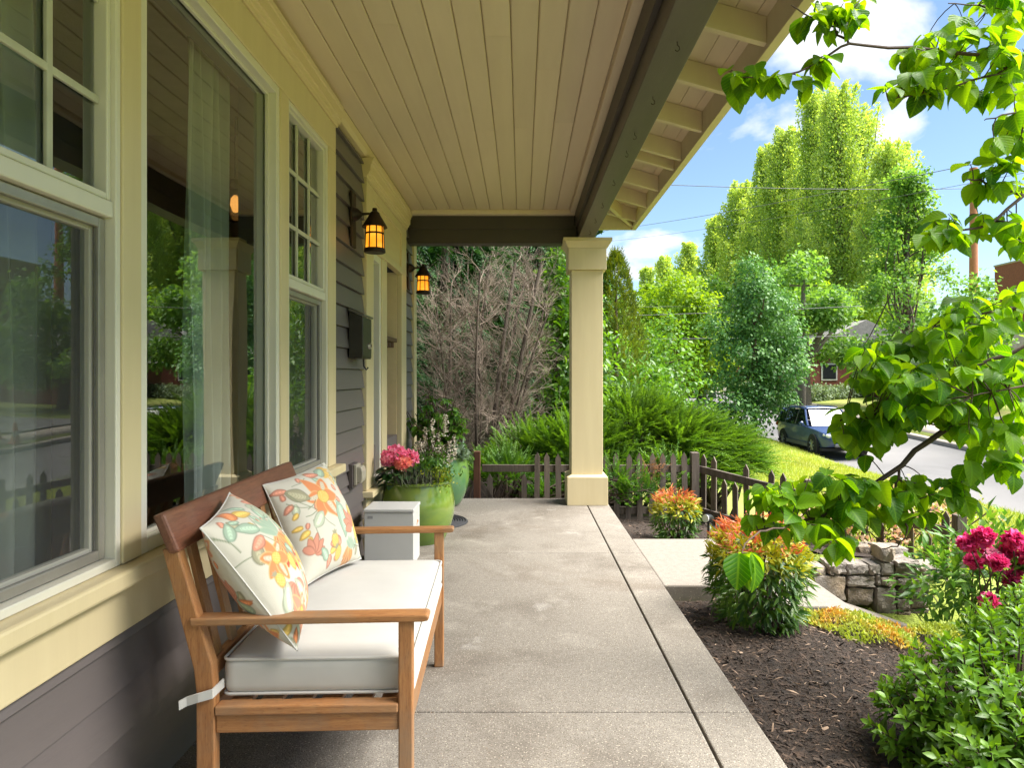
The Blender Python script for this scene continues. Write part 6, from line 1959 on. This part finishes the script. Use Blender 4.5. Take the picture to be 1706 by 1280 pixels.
pops = [(37.5, 71, 25, 4.0, 1500, 'shorter poplar at the right end of the row beside the slender maple'), (36.5, 79, 34.5, 4.8, 2200, 'tall poplar second from the smokestack end of the row'), (37.5, 87, 36.5, 5.2, 2200, 'tallest full poplar in the middle of the row'),
        (36.5, 96, 36.0, 5.4, 2100, 'tall poplar in the row between the cloud and the tallest crowns'), (37.5, 105, 36.0, 5.4, 2000, 'poplar sloping down the row past the tallest ones'), (37, 117, 34.0, 5.4, 1700, 'mid-height poplar where the row steps down'),
        (37, 132, 31.5, 5.2, 1200, 'lower poplar towards the far end of the row'), (36, 150, 30, 5.0, 900, 'distant poplar third from the far end'), (36, 172, 31, 5.0, 700, 'distant poplar second from the far end'), (36, 196, 32, 5.0, 600, 'last poplar at the far end of the row')]
for (x, y, t_, w, nc, lb) in pops:
    poplar(x, y, t_, w * 1.25, int(nc * 2.0), lb, .27 + .0025 * (y - 70))
for (x, y, t_, w) in ((41, 76, 27, 5.5), (41.5, 84, 33.5, 6.0), (41, 92, 33, 6.0), (41.5, 101, 34, 6.2), (41, 112, 33, 6.2), (41, 126, 29, 6.0)):
    poplar(x, y, t_, w * 1.1, 2300, 'pale poplar in the rank behind the main row', .31, group='second rank of poplars')
# blue-green street tree with drooping lower branches
bx, by = 9.75, 29.0
bz = G(bx, by)
bl = [(bx, by, 5.4, .8, .8, 1.0), (bx + .3, by, 4.4, 1.3, 1.2, .9), (bx - .9, by, 3.5, 1.2, 1.1, .7), (bx + .9, by, 3.3, 1.3, 1.2, .8), (bx - .2, by, 2.4, 1.6, 1.4, .9), (bx + 1.0, by, 1.6, 1.3, 1.3, .8), (bx - .4, by, 1.0, 1.5, 1.3, .8), (bx - 1.1, by - .3, .1, 1.2, 1.1, .6), (bx + .6, by, .2, 1.3, 1.2, .6), (bx - 1.6, by - .6, -.5, .8, .8, .4), (bx - .4, by - .8, -.6, .9, .8, .45), (bx - 1.7, by, 2.9, .6, .6, .35), (bx + 1.5, by, 2.4, .7, .7, .4)]
tree('street_tree', 'dark blue-green street tree with low drooping branches by the kerb', (bx, by, bz), (bx, by, 5.5), .17,
     [(.25 + .09 * k, (bx + 1.3 * math.cos(k * 2.2), by + 1.2 * math.sin(k * 2.2), .6 + .75 * k)) for k in range(7)],
     [crown(rg, bl, 560, 32, .19, .145, .72, droop=.7, shell=.35, tvar=.8)], 'leaf_bluegreen', rng=rg)
# yellow-green layered maples up the street
def layered(x, y, w, top, low, label, n):
    z0 = G(x, y)
    bl = []
    for k in range(n):
        f = k / (n - 1)
        zz_ = low + (top - low) * f
        r = w * (1.0 - .55 * f ** 1.6)
        for j in range(5):
            a = rg.random() * 6.283
            bl.append((x + r * .55 * math.cos(a), y + r * .55 * math.sin(a), zz_ + rg.normal() * .2, r * .55, r * .55, (top - low) * .07))
    tree('maple_tree', label, (x, y, z0), (x, y, low + (top - low) * .4), .40, [(.55 + .05 * k, (x + w * .6 * math.cos(k * 1.1), y + w * .6 * math.sin(k * 1.1), low + (top - low) * .35)) for k in range(8)],
         [crown(rg, bl, 460, 26, .24, .22, .7, droop=0, shell=.3)], 'leaf_acer', 'bark_grey', rng=rg, limb_r=.35)
layered(10.2, 44, 3.3, 7.2, 2.2, 'broad yellow-green layered maple behind the low cables', 6)
layered(12.6, 48.5, 2.6, 4.6, .9, 'small lime-coloured layered maple with a forked pale trunk', 5)
layered(6.5, 52, 4.0, 5.0, 0.0, 'wide green layered maple at the head of the street', 5)
# slender maple in front of the poplars
mx, my = 17.9, 32.0
mz = G(mx, my)
ml = []
for k in range(34):
    f = rg.random()
    a = rg.random() * 6.283
    r = 2.9 * (1 - f) ** .75 * (.35 + .75 * rg.random())
    ml.append((mx + r * 1.15 * math.cos(a), my + r * math.sin(a), 1.2 + 9.4 * f, .65, .65, .45))
tree('street_tree', 'slender open-crowned green maple with visible trunk across the street', (mx, my, mz), (mx, my, 10.4), .17,
     [(.22 + .02 * i, (b[0], b[1], b[2])) for i, b in enumerate(ml[:26])], [crown(rg, ml, 420, 24, .20, .17, .75, shell=.3, tvar=.75)], 'leaf_oak', rng=rg, limb_r=.3)
# big old tree behind the kerb with a massive trunk
ox, oy = 18.5, 45.5
oz = G(ox, oy)
olb = [(ox + 2.6 * math.cos(k * 1.3) * (1 - .05 * k), oy + 2.5 * math.sin(k * 1.3), oz + 3.6 + .62 * k, 1.7, 1.7, 1.0) for k in range(9)]
tree('street_tree', 'big old street tree with massive grey trunk next to the utility pole', (ox, oy, oz - .2), (ox + .2, oy, oz + 4.5), .62,
     [(.6, (ox + 2.6, oy, oz + 5.5)), (.65, (ox - 2.4, oy, oz + 5)), (.7, (ox + .8, oy - 1.6, oz + 6)), (.8, (ox - .8, oy + 1.5, oz + 7))], [crown(rg, olb, 420, 24, .3, .27, .75, shell=.3)], 'leaf_oak', 'bark_grey', rng=rg)
# leafy trees filling the far side of the street (also mirrored in the windows)
def round_tree(x, y, h, w, mat, label, nclump=420, L=.36, low=.25, name='leafy_tree', group='leafy trees across the street'):
    z0 = G(x, y)
    bl = [(x + w * .5 * math.cos(k * 2.4), y + w * .5 * math.sin(k * 2.4), z0 + h * (low + (1 - low) * (.12 + .8 * k / 10)), w * .5 * (1.15 - .06 * k), w * .5 * (1.15 - .06 * k), h * .13) for k in range(11)]
    tree(name, label, (x, y, z0 - .1), (x, y, z0 + h * .6), .22 + .012 * h, [(.4 + .06 * k, (x + w * .5 * math.cos(k * 2.4), y + w * .5 * math.sin(k * 2.4), z0 + h * (.35 + .06 * k))) for k in range(7)],
         [crown(rg, bl, nclump, 22, .30, L * .8, .75, shell=.35)], mat, rng=rg, group=group)
round_tree(25.0, 41.0, 7.0, 4.0, 'leaf_oak', 'rounded mid-green tree in front of the bungalow', 400, .34)
round_tree(30.0, 62.0, 9.0, 5.0, 'leaf_acer', 'yellow-green tree behind the red house', 380, .45)
round_tree(24.0, 24.0, 9.0, 4.5, 'leaf_oak', 'broad green tree across the street to the right of the cones', 520, .34)
round_tree(22.5, 15.0, 10.0, 5.0, 'leaf_acer', 'yellow-green tree across the street facing the porch steps', 520, .34)
round_tree(22.0, 6.0, 9.0, 4.6, 'leaf_oak', 'dark green tree straight across the street from the bench', 520, .34)
round_tree(23.5, -3.0, 10.0, 5.0, 'leaf_bluegreen', 'blue-green tree across the street behind the camera side', 420, .36)
round_tree(34.0, 34.0, 11.0, 6.0, 'leaf_acer', 'large lime tree behind the side street', 420, .45)
round_tree(6.0, 70.0, 11.0, 6.0, 'leaf_oak', 'green tree closing the view at the head of the street', 380, .5)
round_tree(14.5, 92.0, 12.0, 7.0, 'leaf_acer', 'far yellow-green tree at the street bend', 340, .6)
round_tree(24.0, 96.0, 13.0, 8.0, 'leaf_oak', 'far green tree below the poplar row', 340, .6)
round_tree(45.0, 110.0, 13.0, 8.0, 'leaf_oak', 'far green tree in front of the brick building', 340, .6)
round_tree(-3.5, 18.0, 9.0, 4.0, 'leaf_conifer', 'dark tree beyond the conifers behind the house', 420, .34)
round_tree(4.6, 26.0, 4.0, 2.4, 'leaf_rhodo', 'rounded fresh green bush on the lawn beyond the junipers', 260, .2, .0, 'large_bush', None)
# foundation shrubs along the far gardens
for k, (x, y, w_, lb) in enumerate(((20.6, 53, 1.1, 'small dark shrub in front of the red house door'), (22.0, 54, 1.0, 'small dark shrub at the red house corner'), (19.5, 60, 1.0, 'small rounded shrub by the far drive'), (15.9 + 3, 66, 1.2, 'rounded shrub at the far street bend'))):
    z0 = G(x, y)
    e = empty('garden_shrub', (x, y, z0), lb, 'shrub')
    leaves_obj('foliage', [crown(rg, [(x, y, z0 + .5, w_, w_, .7)], 60, 10, .15, .22, .7)], 'leaf_dark' if k % 2 else 'leaf_hedge', e)
    MB().tube([(x, y, z0 - .1), (x, y, z0 + .5)], .05, 6).build('trunk', 'bark', e)
